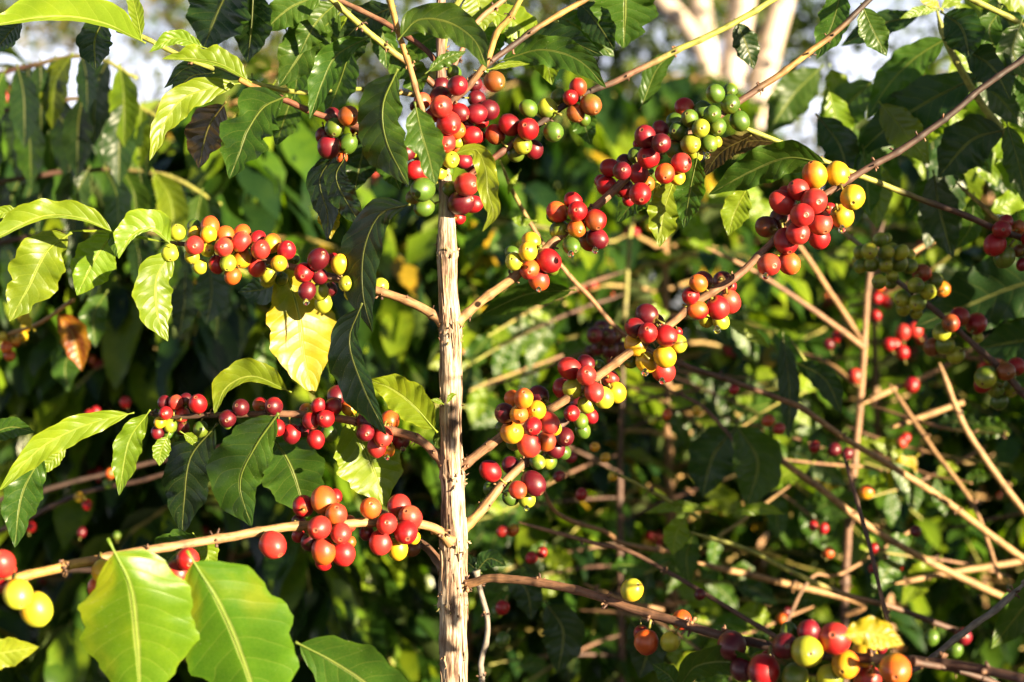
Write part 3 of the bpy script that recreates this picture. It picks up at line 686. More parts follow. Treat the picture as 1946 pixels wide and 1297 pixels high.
Lf('c', '368,1068 420,1155 470,1280 500,1400', 112, 100, -.175, (.06, .145, .009), mott=((.18, .22, .012), -.15, -.45, .6), g=.05, h=.15, wave=.07, fold=-.25, curl=.12, seed=41, pet=25, bites=[(.62, -1, .12, .04)])
Lf('c', '570,1225 640,1262 720,1320 800,1410', 62, 62, -.12, 'n', g=.1, h=.3, wave=.08, seed=42)
Lf('c', '-60,1255 10,1240 74,1230', 28, 30, -.16, 'w', g=-.2)
Lf('c', '382,1028 330,1058 296,1105', 46, 46, -.02, 'n', g=.5)
Lf('c', '372,1020 392,1045 400,1085', 22, 22, -.03, 'l', g=-.3)
Lf('trunk', '1085,552 1000,560 908,602', 26, 22, .14, 'n', g=.3, h=.8)
# lower right
Lf('g', '1288,1312 1325,1266 1400,1262 1450,1305', 30, 26, -.1, 'n', g=.6, h=.4)
Lf('g', '1288,1312 1272,1285 1240,1262', 20, 20, -.1, 'n', g=.5)
Lf('g', '1606,1208 1655,1203 1718,1226', 30, 28, -.24, 'y', g=-.3, wave=.35, label='small yellow leaf above the blurred cherries at bottom right')
# small shoots on the stem
Lf('trunk', '842,768 830,762 818,760', 5, 5, -.03, 'l', g=0, pet=2)
Lf('trunk', '850,765 858,752 868,750', 5, 5, -.03, 'l', g=0, pet=2)
Lf('trunk', '838,800 832,840 834,880', 9, 9, .03, 'n', g=.4, pet=3)

rq = random.Random(314)
for key, x, y, a, ln, d, c in [('k', 640, 5, 2.2, 120, .06, 'n'), ('k', 700, 25, 1.9, 110, .08, 'k'), ('j', 610, -10, 2.6, 130, .05, 'n'), ('j', 660, 30, 2.0, 120, .10, 'l'), ('k', 720, 40, 1.4, 90, .05, 'n'),
        ('n', 930, 20, .5, 120, .07, 'l'), ('n', 960, 0, 1.2, 110, .09, 'k'), ('l', 1060, 30, .6, 130, .08, 'n'), ('l', 1100, 5, .9, 110, .07, 'k'), ('l', 1020, 55, 1.3, 110, .06, 'l'), ('m', 960, 50, 2.1, 90, .08, 'n'),
        ('i', 745, 15, 2.6, 110, .02, 'k'), ('n2', 856, 30, .9, 90, .06, 'l'), ('n2', 850, 60, 2.5, 100, .08, 'n'), ('h2', 560, 172, 1.9, 110, .10, 'n'), ('h2', 520, 160, 2.2, 120, .12, 'l'), ('h2', 480, 150, 1.3, 100, .10, 'k'),
        ('o', 1090, 190, 1.2, 90, .12, 'n'), ('o', 1400, 45, 1.2, 90, .1, 'k'), ('d', 1640, 15, 1.1, 100, .06, 'n'), ('h', 700, 248, 1.8, 120, .08, 'k'), ('h', 720, 258, 1.2, 110, .1, 'n')]:
    x2, y2 = x+math.cos(a)*ln, y+math.sin(a)*ln*.9+12
    Lf(key, f'{x},{y} {(x+x2)/2+rq.uniform(-8,8):.0f},{(y+y2)/2-10:.0f} {x2:.0f},{y2:.0f}', ln*.27, ln*.27, d, c, g=rq.uniform(-.3, .9), wave=.24, curl=.1)

# ------------------------------------------------------------------ water drops hanging from the cherries
def drop(px, py, r, d, label):
    mb = MB(); c = W(px, py, d); R = M(r, d); seg = 16
    rows = [(1.35, .05), (1.15, .42), (.9, .62), (.6, .82), (.3, .95), (0, 1.0), (-.35, .93), (-.65, .75), (-.88, .47), (-1, .02)]
    for k, (z, q_) in enumerate(rows):
        for j in range(seg): a = 2*PI*j/seg; mb.add(c+Vector((math.cos(a)*q_*R, math.sin(a)*q_*R, z*R)), (1, 1, 1))
    for k in range(len(rows)-1):
        for j in range(seg):
            a = k*seg+j; b = k*seg+(j+1) % seg; mb.f.append((a, a+seg, b+seg, b))
    mb.f.append(tuple(range(seg))); mb.f.append(tuple(range(len(mb.v)-1, len(mb.v)-1-seg, -1)))
    o = bpy.data.objects.new('water_drop', mb.mesh('water_drop', MWATER, c)); COL.objects.link(o); o.location = c
    o['label'] = label; o['category'] = 'water drop'; o['group'] = 'water drops hanging from cherries'
for a in [(1600, 437, 7, -.05, 'clear drop under the yellow cherry at the right end of the large red bunch'),
          (1455, 526, 6, -.05, 'clear drop under the lowest left orange-red cherry of the large red bunch'),
          (1363, 628, 7, -.0, 'clear drop under the yellow-green cherries of the small bunch on the long right branch'),
          (1226, 709, 7, -.04, 'clear drop under the yellow cherry of the half red, half yellow bunch'),
          (1258, 725, 6, -.01, 'flat drop under the lowest red cherry of the half red, half yellow bunch'),
          (1085, 484, 6, -.04, 'clear drop under the dark green cherry of the bunch right of the stem'),
          (1131, 477, 6, -.03, 'clear drop under the dark maroon cherry of the bunch right of the stem'),
          (1024, 551, 5, -.04, 'small drop under the orange cherry of the nearest bunch right of the stem'),
          (1344, 297, 6, -.03, 'clear drop below the green cherries at the top of the upper right branch'),
          (582, 575, 6, -.03, 'reddish drop under a maroon cherry beside the dark hanging leaf'),
          (736, 870, 5, -.03, 'small drop under the orange cherry left of the stem'),
          (766, 854, 5, .02, 'small drop under the dark red cherry closest to the stem on its left'),
          (1001, 967, 5, .03, 'small drop under a green cherry low on the right of the stem')]: drop(*a)

# ================================================================== THE PLANT AT THE RIGHT EDGE (its stem stands just outside the picture)
P2 = Plant('coffee_plant', (W(2170, 648, .16).x, .16, 0), 'shaded coffee plant at the right edge with green cherries on a drooping branch', 'neighbouring coffee plants')
B2 = lambda *a, **k: P2.branch(*a, flare=False, **k)
B2('s', [(2170, -300), (2168, 100), (2175, 600), (2170, 1100), (2172, 2000), (2170, 3300)], 20, 26, .16, .16, 'tttt', name='trunk', crumbs=0, node=160)
B2('m', [(1560, 415), (1600, 440), (1650, 480), (1700, 530), (1780, 592), (1850, 655), (1900, 700), (1960, 765), (2060, 860), (2168, 930)], 4, 8, .20, .18, 'lgddddd')
B2('t', [(1385, 230), (1420, 245), (1500, 278), (1580, 312), (1650, 340), (1740, 375), (1840, 412), (1890, 435), (1960, 462), (2060, 530), (2168, 600)], 4.5, 7, .04, .14, 'llldddd', crumbs=.4, node=80)
B2('u', [(1780, 20), (1795, 70), (1825, 130), (1860, 190), (1900, 245), (1960, 330), (2050, 420), (2168, 500)], 6, 8, .18, .18, 'llllood', crumbs=.2, node=70)
B2('v', [(1780, -30), (1850, 0), (1946, 50), (2060, 130), (2168, 210)], 5, 7, .12, .15, 'llod', crumbs=.3)
B2('w', [(1880, 85), (1930, 130), (2010, 200), (2168, 330)], 4, 6, .2, .17, 'llod', crumbs=.3)
B2('x', [(1815, 345), (1860, 385), (1900, 420), (1990, 480), (2168, 640)], 4, 6, .22, .18, 'lood', crumbs=.3)
B2('y', [(1946, 1110), (1890, 1160), (1840, 1195), (1760, 1258), (1700, 1290)], 7, 5, .10, .06, 'ggd', crumbs=.3)
B2('y2', [(2168, 1000), (2060, 1040), (1946, 1110)], 8, 7, .16, .10, 'gg', crumbs=.3)
C2_ = lambda k, a, b, c, txt: P2.cherries(k, a, b, c, txt.replace(' g;', ' lg;').replace(' g b', ' lg b').replace('gl', 'lg') if k == 'm' else txt)
C2_('m', 1610, 420, .1727, '''245 335 88 gl;430 350 80 gl;590 350 80 gl;420 485 78 gl;270 480 80 g;150 495 74 g;150 340 74 g;575 470 88 g;690 500 78 g;365 210 76 gl;430 190 58 g b;690 380 60 g b;495 610 68 g;350 670 78 g;480 690 64 g b;110 430 54 g b;500 300 54 g b;
755 710 85 gl;895 780 84 g;820 575 98 rm;960 660 88 g;1050 750 86 yo b;775 900 94 gl;610 860 88 g;620 960 84 g b;760 1020 64 g b''')
C2_('m', 1720, 560, .185, '470 295 90 rm;560 230 98 rm b;730 300 104 rm;380 385 90 g;410 520 88 gl;280 540 88 mo b;520 625 88 g;750 440 54 l b;830 850 108 g;800 920 84 r b;1035 790 92 mo;1140 740 88 r b;935 980 80 g;1090 960 88 g;965 1100 84 g')
C2_('t', 1610, 420, .1727, '1700 95 96 r;1625 260 114 r;1730 400 108 g b;1750 10 74 r b;1890 70 74 mo;1890 330 64 m b;1930 480 64 d b;2010 200 90 r;2040 400 90 d')
P2.finish_cherries(100)
L2 = P2.leaf
L2('m', '2030,520 1930,545 1830,585 1738,622', 58, 70, .26, 'k', g=.5, wave=.2)
L2('m', '2020,640 1930,650 1850,665', 40, 40, .3, 'k', g=.6)
L2('t', '1568,312 1500,300 1430,325 1347,370', 34, 36, .03, 'n', g=.45, wave=.22, h=.4, seed=60)
L2('t', '1418,360 1396,405 1384,448', 27, 26, .1, 'w', g=.2)
L2('t', '1470,270 1420,270 1370,300', 18, 16, .06, 'b', g=.5)
L2('u', '1860,145 1770,190 1690,240 1622,302', 44, 48, .19, 'k', g=.7, wave=.25, seed=62)
L2('u', '1795,75 1740,110 1690,160 1648,225', 34, 34, .22, 'n', g=.4, wave=.3)
L2('u', '1795,28 1828,55 1843,112', 40, 42, .14, 'k', g=.7)
L2('u', '1835,95 1885,128 1920,190', 36, 38, .14, 'k', g=.7)
L2('u', '1905,248 1845,268 1782,338', 48, 48, .17, 'k', g=.7)
L2('u', '1915,240 1938,320 1952,392', 26, 28, .14, 'n', g=.3)
L2('u', '1745,30 1670,48 1598,88', 24, 24, .2, 'k', g=.5)
L2('u', '1785,15 1760,-5 1735,-30', 12, 12, .18, 'y', g=-.2)
L2('u', '1790,15 1820,-10 1835,-40', 14, 14, .18, 'l', g=-.2)
L2('u', '1782,18 1745,22 1710,36', 9, 10, .18, 'l', g=-.2)
L2('v', '1900,20 1880,60 1905,120', 26, 26, .15, 'n', g=.2)
L2('v', '1940,45 1925,95 1950,150', 30, 30, .12, 'n', g=-.2)
L2('v', '1880,-30 1930,-10 1990,30', 30, 30, .2, 'l', g=-.2)
L2('w', '1890,95 1850,130 1830,190', 26, 26, .24, 'l', g=-.1)
L2('w', '1930,130 1960,180 1955,240', 30, 30, .2, 'n', g=.3)
L2('x', '1820,345 1770,360 1725,410', 24, 24, .26, 'n', g=.1)
L2('x', '1850,375 1845,430 1815,475', 22, 22, .28, 'n', g=.4)
L2('x', '1880,400 1930,380 1975,345', 22, 22, .28, 'l', g=-.1)
rq = random.Random(2718)
for i in range(62):
    key = rq.choice(['u', 'v', 'w', 'x', 'u', 'v']); x = rq.uniform(1520, 1960); y = rq.uniform(-60, 340)
    if 1590 < x < 1810 and -70 < y < 125 or (x < 1680 and y < 110): continue
    a = rq.uniform(.7, 2.5); ln = rq.uniform(110, 165); x2, y2 = x+math.cos(a)*ln, y+math.sin(a)*ln+10
    L2(key, f'{x:.0f},{y:.0f} {(x+x2)/2+rq.uniform(-10,10):.0f},{(y+y2)/2-12:.0f} {x2:.0f},{y2:.0f}', ln*.25, ln*.25, rq.uniform(.22, .55), rq.choice('kknnlll'), g=rq.uniform(-.6, .9), wave=.22)
# unseen leaves added to this plant beyond the right edge to cast shade
rr_ = random.Random(77)
for i in range(58):
    key = rr_.choice(['m', 't', 'u', 'v', 's', 's', 's'])
    x = rr_.uniform(2010, 2560); y = rr_.uniform(-260, 1300); a = rr_.uniform(.6, 2.4)
    ln = rr_.uniform(170, 240)
    L2(key, f'{x:.0f},{y:.0f} {x+math.cos(a)*ln*.5:.0f},{y+math.sin(a)*ln*.5:.0f} {x+math.cos(a)*ln:.0f},{y+math.sin(a)*ln+20:.0f}', 46, 46, rr_.uniform(-.06, .26), rr_.choice('nnkl'), g=rr_.uniform(-.6, .9))

# unseen leafy branches added beyond the picture's edge to shade the pale stem
B2('z', [(2168, 520), (2240, 480), (2330, 450), (2300, 430)], 6, 4, .16, -.34, 'ttl', node=90)
B2('z2', [(2170, 1000), (2260, 1010), (2330, 1040), (2310, 1060)], 6, 4, .16, -.34, 'ttl', node=90)
for key, x, y, dx, ln, d in [('z', 2180, 500, 40, 170, -.32), ('z', 2262, 520, 10, 150, -.34), ('z', 2330, 470, 60, 220, -.30), ('z2', 2190, 1060, 30, 110, -.32), ('z', 2160, 740, 50, 90, -.33)]:
    L2(key, f'{x},{y} {x+dx*.4:.0f},{y+ln*.5:.0f} {x+dx},{y+ln}', ln*.24, ln*.24, d, 'n', g=.1, wave=.3)

# ================================================================== THE OPEN, BARE-BRANCHED PLANT BEHIND ON THE RIGHT
P3 = Plant('coffee_plant', (W(1606, 1300, .72).x, .72, 0), 'half bare coffee plant behind on the right with sunlit tan branches', 'neighbouring coffee plants')
B3 = lambda key, pts, r0, r1, *a, **k: P3.branch(key, pts, r0*(1 if key == 's' else .8), r1*(1 if key == 's' else .8), *a, flare=False, **k)
B3('s', [(1680, 420), (1660, 480), (1648, 560), (1642, 660), (1634, 770), (1622, 900), (1609, 1050), (1604, 1200), (1602, 1500), (1604, 2200)], 5, 13, .72, .72, 'dtmdmddd', name='trunk', node=110, crumbs=.3)
B3('1', [(1466, 862), (1560, 930), (1650, 1000), (1760, 1065), (1870, 1118), (1960, 1160), (2100, 1220)], 8, 9, .42, .5, 'pppppt', node=90)
B3('2', [(950, 305), (980, 375), (1031, 461), (1089, 532), (1116, 560), (1190, 640), (1290, 690), (1400, 728), (1520, 775), (1600, 830), (1700, 890), (1800, 955), (1946, 1062), (2080, 1130)], 4.5, 9, .15, .5, 'lttmdmppppp', node=85)
B3('3', [(1690, 730), (1770, 850), (1850, 962), (1900, 1100)], 6, 5, .6, .5, 'tpt', node=80)
B3('4', [(1785, 690), (1830, 805), (1895, 905), (1960, 990)], 7, 8, .5, .5, 'ppp', node=80)
B3('5', [(1312, 1012), (1420, 1045), (1500, 1085), (1600, 1128), (1700, 1155), (1830, 1205)], 5.5, 7, .30, .38, 'llltdd', node=80)
B3('6', [(1325, 1070), (1420, 1092), (1540, 1120), (1640, 1150), (1605, 1170)], 8, 7, .5, .6, 'pppt', node=80)
B3('7', [(985, 992), (1120, 1030), (1200, 1050), (1300, 1105), (1400, 1165), (1485, 1218)], 4.5, 6, .28, .2, 'tmddd', node=90)
B3('8', [(1603, 860), (1628, 950), (1653, 1040), (1672, 1120), (1692, 1200)], 5, 5, .22, .16, 'mddt', node=80)
B3('9', [(1025, 915), (1062, 978), (1150, 1012), (1190, 1035), (1300, 1050)], 5, 6, .26, .5, 'pttt', node=80)
B3('A', [(1640, 650), (1580, 560), (1520, 470), (1470, 420)], 7, 5, .7, .62, 'tpt', node=70)
B3('B', [(1636, 770), (1700, 740), (1790, 700), (1880, 640)], 7, 5, .7, .78, 'pptt', node=70)
B3('C', [(1635, 740), (1570, 690), (1480, 660)], 7, 5, .74, .85, 'pt', node=70)
B3('D', [(1700, 500), (1770, 460), (1836, 430)], 7, 6, .45, .48, 'ppt', node=55)
B3('E', [(1690, 815), (1760, 790), (1830, 765)], 7, 7, .6, .62, 'ppp', node=70)
B3('F', [(1700, 1110), (1800, 1090), (1946, 1065), (2050, 1040)], 7, 8, .55, .6, 'ppt', node=80)
B3('G', [(1150, 890), (1230, 930), (1330, 985)], 4, 5, .3, .34, 'lll', node=60)
B3('H', [(1480, 1215), (1540, 1100), (1600, 1090), (1730, 1010)], 4, 4, .5, .6, 'dtt', node=80)
B3('I', [(1270, 740), (1330, 770), (1380, 820), (1400, 850)], 5, 4, .42, .40, 'dmd', node=60)
B3('J', [(1500, 640), (1540, 700), (1570, 740)], 3, 3, .4, .4, 'll', node=60)
B3('K', [(1110, 1110), (1180, 1140), (1260, 1160)], 6, 5, .5, .55, 'ptt', node=60)
B3('Q', [(1340, 470), (1440, 520), (1560, 600), (1640, 660)], 4, 7, .62, .7, 'tmt', node=70)
C3 = P3.cherries
C3('2', 560, 380, .3392, '1680 760 46 d;1750 770 48 d;1800 760 42 d;1770 845 48 d;1700 830 42 d;1660 850 36 d;1790 900 38 r;1720 720 44 d;1830 830 38 dm', dd=.12)
C3('B', 0, 0, 1, '1716 632 13 p;1739 628 13 p;1750 645 10 r;1690 655 11 r;1715 670 12 r;1700 655 11 p;1665 600 9 r;1625 715 13 p;1732 732 14 r;1590 640 10 r;1575 655 10 d;1880 600 11 r;1850 612 11 r')
C3('1', 0, 0, 1, '1646 935 13 oy;1585 855 12 d;1610 862 11 d;1548 850 10 r;1661 1042 10 r;1660 1080 9 r')
C3('6', 0, 0, 1, '1545 1000 9 r;1565 1005 9 r;1690 1070 12 pr;1705 1075 11 r;1658 1040 11 r;1575 1050 10 o')
C3('5', 0, 0, 1, '1830 1210 16 d;1770 1212 14 g;1815 1235 14 g;1740 1010 10 d')
C3('7', 0, 0, 1, '955 1155 13 r;945 1162 11 g;955 1216 13 g;1330 1130 11 d')
C3('9', 0, 0, 1, '955 1010 11 po;975 1008 11 oy;1010 1060 11 r;1030 1050 10 r;1040 870 10 r;1085 870 10 d;1105 940 11 r;1062 905 10 d;1150 870 9 y;1165 905 9 y;1130 850 9 oy')
C3('I', 0, 0, 1, '1268 788 9 o;1324 780 9 y;1240 800 8 l;1395 740 9 r;1460 800 11 o;1480 815 11 po')
L3 = P3.leaf
L3('I', '1398,812 1355,868 1335,945', 46, 46, .42, 'k', g=.55, seed=70)
L3('I', '1402,812 1440,880 1418,966', 48, 46, .38, 'n', g=.25, fold=.3, seed=71)
L3('G', '1342,968 1280,964 1224,976', 10, 13, .33, 'l', g=-.1)
L3('G', '1395,975 1450,967 1492,978', 12, 12, .33, 'l', g=-.1)
L3('5', '1300,985 1285,1015 1278,1055', 26, 24, .31, 'l', g=-.2)
L3('5', '1318,1010 1305,1060 1310,1110', 24, 24, .34, 'n', g=.3)
L3('2', '1488,640 1500,740 1498,835', 20, 20, .36, 'k', g=.8)
L3('2', '1515,690 1568,722 1600,788', 24, 24, .36, 'k', g=.6)
L3('2', '1380,608 1420,630 1464,662', 12, 12, .3, 'l', g=-.2)
L3('4', '1740,870 1710,900 1690,930', 26, 24, .6, 'y', g=-.1)
L3('4', '1660,840 1690,850 1720,880', 16, 16, .6, 'l', g=-.1)
L3('1', '1700,880 1730,930 1742,975', 26, 24, .58, 'n', g=-.2)
L3('7', '1200,1180 1230,1230 1215,1290', 40, 40, .35, 'k', g=.6)
L3('7', '1040,1150 1070,1200 1060,1280', 40, 40, .35, 'k', g=.7)
L3('7', '960,1090 1000,1120 1010,1180', 30, 30, .35, 'k', g=.6)
L3('2', '1090,500 1045,455 1015,440', 16, 16, .3, 'n', g=.2)
L3('2', '985,330 972,350 965,372', 6, 6, .16, 'l', g=0)
L3('2', '1010,420 990,420 972,415', 10, 10, .17, 'l', g=0)
P6 = Plant('coffee_plant', (W(-330, 648, .62).x, .62, 0), 'coffee plant at the left behind, a curtain of long hanging leaves and one orange leaf', 'neighbouring coffee plants')
B6 = P6.branch
B6('s', [(-330, -200), (-326, 200), (-332, 700), (-328, 1400), (-330, 2400)], 14, 18, .62, .62, 'tttt', name='trunk', crumbs=0, node=150)
for k, (pts, d1) in enumerate([([(-330, 330), (-100, 180), (80, 120), (180, 110), (260, 150)], .5), ([(-330, 420), (-120, 260), (60, 200), (220, 190), (330, 240)], .55), ([(-330, 500), (-100, 380), (100, 330), (300, 330), (420, 390)], .62),
        ([(-330, 560), (-80, 480), (140, 440), (330, 450), (470, 520)], .6), ([(-330, 800), (-100, 720), (0, 645), (75, 615), (138, 570)], .34), ([(-330, 1000), (0, 950), (200, 900), (420, 850)], .66), ([(-330, 1150), (0, 1010), (150, 940), (300, 905), (470, 850)], .5), ([(-330, 1180), (0, 1100), (200, 1085), (420, 1130)], .6)]):
    B6(f'k{k}', pts, 6.5, 3.5, .62, d1, 'tooo' if k == 4 else 'kkdl' if k < 4 else 'kkkd', node=70, crumbs=.3)
rq = random.Random(161)
for k in range(4):
    b_ = P6.br[f'k{k}']; n_ = 15
    for j in range(n_):
        i_ = int(len(b_['P'])*(.38+.6*j/n_)); x, y = b_['P'][i_][:2]
        ln = rq.uniform(105, 165); sl = rq.uniform(-.45, .45)
        P6.leaf(f'k{k}', f'{x:.0f},{y:.0f} {x+sl*ln*.5:.0f},{y+ln*.35:.0f} {x+sl*ln*.6:.0f},{y+ln:.0f}', ln*.19, ln*.19, b_['d'][i_]+rq.uniform(-.1, .1), rq.choice('kkknnl'), g=rq.uniform(-.3, 1.1), wave=.12, fold=.3, curl=rq.uniform(-.1, .2))
P6.leaf('k4', '110,598 138,635 156,706', 28, 26, .36, (.17, .035, .010), mott=((.34, .16, .012), -.25, .2, .1), g=-.1, fold=.5, label='hanging orange and yellow dying leaf')
P6.leaf('k4', '60,622 40,600 20,596', 12, 12, .33, 'y', g=-.1)
P6.leaf('k3', '398,505 402,560 392,618', 34, 34, .40, 'k', g=.6)
P6.leaf('k3', '352,525 350,580 340,640', 28, 28, .44, 'k', g=.4)
P6.leaf('k3', '200,560 178,600 182,662', 26, 26, .45, 'n', g=-.1)
P6.leaf('k5', '160,640 125,690 130,745', 30, 30, .5, 'n', g=.2)
P6.leaf('k5', '500,640 505,690 515,735', 20, 20, .5, 'n', g=-.2)
C6 = P6.cherries
C6('k4', 0, 0, 1, '12 660 11 oy;28 650 10 oy;42 640 10 y;18 676 10 o;5 640 9 y;48 622 9 y')
C6('k6', 0, 0, 1, '170 790 10 r;182 782 9 r;238 765 10 r;150 945 9 y;165 960 9 r;210 900 9 o;205 920 9 g')
C6('k7', 0, 0, 1, '58 1002 9 r;42 990 8 d;155 1012 8 d;222 1018 7 g')
P6.finish_cherries(100)

rq = random.Random(577)
nl_ = 0
for i in range(22):
    x0 = rq.choice([rq.uniform(900, 1946), rq.uniform(1100, 1946)]); y0 = rq.uniform(560, 1290); a = rq.choice([rq.uniform(-.5, .7), PI+rq.uniform(-.6, .5)]); ln = rq.uniform(160, 340); d0 = rq.uniform(.55, .95)
    pts = [(x0+math.cos(a)*ln*u, y0+math.sin(a)*ln*u+30*math.sin(u*2+i)*u) for u in (0, .3, .65, 1)]
    d1 = d0-rq.uniform(.0, .12)
    B3(f't{i}', pts, rq.uniform(3.0, 5.5), 2.4, d0, d1, rq.choice(['tm', 'tl', 'dtl', 'tml', 'dt']), node=60, crumbs=.3)
    b_ = P3.br[f't{i}']
    for v in (.5, .74, .95):
        for sd in (-1, 1):
            if nl_ >= 78 or rq.random() < .42: continue
            i_ = min(len(b_['P'])-1, int(v*len(b_['P']))); x, y = b_['P'][i_][:2]; l2 = rq.uniform(55, 105); aa = a+sd*rq.uniform(.5, 1.2)
            x2, y2 = x+math.cos(aa)*l2, y+math.sin(aa)*l2*.7+l2*.3; nl_ += 1
            P3.leaf(f't{i}', f'{x:.0f},{y:.0f} {(x+x2)/2:.0f},{(y+y2)/2-8:.0f} {x2:.0f},{y2:.0f}', l2*.24, l2*.24, b_['d'][i_], rq.choice('lllnnnk'), g=rq.uniform(-.7, .7), wave=.22)
    if rq.random() < .18:
        i_ = len(b_['P'])//3; x, y = b_['P'][i_][:2]
        C3(f't{i}', 0, 0, 1, ';'.join(f'{x+rq.uniform(-16,16):.0f} {y+rq.uniform(-14,16):.0f} {rq.uniform(8.5,11.5):.1f} '+rq.choice(['r', 'r', 'p', 'o', 'yo', 'l', 'd']) for _ in range(rq.randint(2, 6))))
P3.finish_cherries(100)
# a young twiggy plant that fills the middle ground right of the stem
P7 = Plant('coffee_plant', (W(1180, 1300, .95).x, .95, 0), 'small leaved twiggy coffee plant behind, filling the gap right of the pale stem', 'neighbouring coffee plants')
P7.branch('s', [(1205, 380), (1192, 520), (1184, 700), (1178, 950), (1182, 1300), (1180, 1900)], 4, 10, .95, .95, 'ldddd', name='trunk', node=90, crumbs=.2)
rq = random.Random(909); nl_ = 0
for i in range(20):
    y0 = 430+i*43; a = rq.choice([rq.uniform(-.55, .35), PI+rq.uniform(-.35, .55)]); ln = rq.uniform(190, 400); x0 = 1186
    pts = [(x0+math.cos(a)*ln*u, y0+math.sin(a)*ln*u+45*u*u) for u in (0, .3, .65, 1)]; d1 = .95-rq.uniform(.02, .22)
    P7.branch(f't{i}', pts, 3.6, 2.0, .95, d1, rq.choice(['dtl', 'dml', 'ddl']), node=60, crumbs=.2, flare=False)
    b_ = P7.br[f't{i}']
    for v in (.45, .7, .97):
        for sd in (-1, 1):
            if nl_ >= 98 or rq.random() < .16: continue
            i_ = min(len(b_['P'])-1, int(v*len(b_['P']))); x, y = b_['P'][i_][:2]; l2 = rq.uniform(60, 105); aa = a+sd*rq.uniform(.4, 1.2)
            x2, y2 = x+math.cos(aa)*l2, y+math.sin(aa)*l2*.7+l2*.35; nl_ += 1
            P7.leaf(f't{i}', f'{x:.0f},{y:.0f} {(x+x2)/2:.0f},{(y+y2)/2-8:.0f} {x2:.0f},{y2:.0f}', l2*.24, l2*.24, b_['d'][i_], rq.choice('llnnnk'), g=rq.uniform(-.8, .8), wave=.22)
# grey thin stem just behind the front stem
P5 = Plant('coffee_sucker', (W(918, 1297, .1).x, .1, 0), 'thin grey young stem growing close behind the pale front stem')
P5.branch('s', [(905, 1085), (912, 1120), (926, 1175), (924, 1220), (914, 1260), (916, 1297), (920, 1500), (916, 2200), (918, 3300)], 5, 10, .1, .1, 'gggggg', name='stem', node=60, crumbs=.8)
P5.leaf('s', '908,1085 885,1070 862,1090', 18, 18, .12, 'k', g=.6)
P5.leaf('s', '906,1085 930,1062 962,1075', 18, 18, .12, 'k', g=.5)

# ================================================================== COFFEE BUSHES FARTHER BACK
def small_leaf(mb, p, dirv, up, L, wid, col, bend, rnd, n=6):
    t_ = dirv.normalized(); s_ = t_.cross(up).normalized(); nn = s_.cross(t_)
    base = len(mb.v); q_ = p.copy(); tw = rnd.uniform(-.3, .3); ph = rnd.uniform(0, 6.28)
    for i in range(n+1):
        u = i/n; wd = wid*max(.02, prof(u))
        wv = .22*wd*math.sin(u*11+ph)
        for k, sd in enumerate((-1, 0, 1)):
            mb.add(q_+s_*sd*wd*.92+nn*(abs(sd)*wd*.30+sd*wv), col, (u, .5+.5*sd))
        q_ = q_+t_*(L/n)
        t_ = (t_+Vector((0, 0, -1))*bend/n+s_*tw/n).normalized(); nn = s_.cross(t_).normalized()
    for i in range(n):
        for k in range(2):
            a = base+i*3+k; mb.f.append((a, a+1, a+4, a+3))
BGC = [(.022, .056, .008), (.013, .036, .009), (.045, .10, .008), (.09, .155, .009), (.024, .060, .008), (.012, .034, .009), (.12, .18, .009)]
BUSH = {}
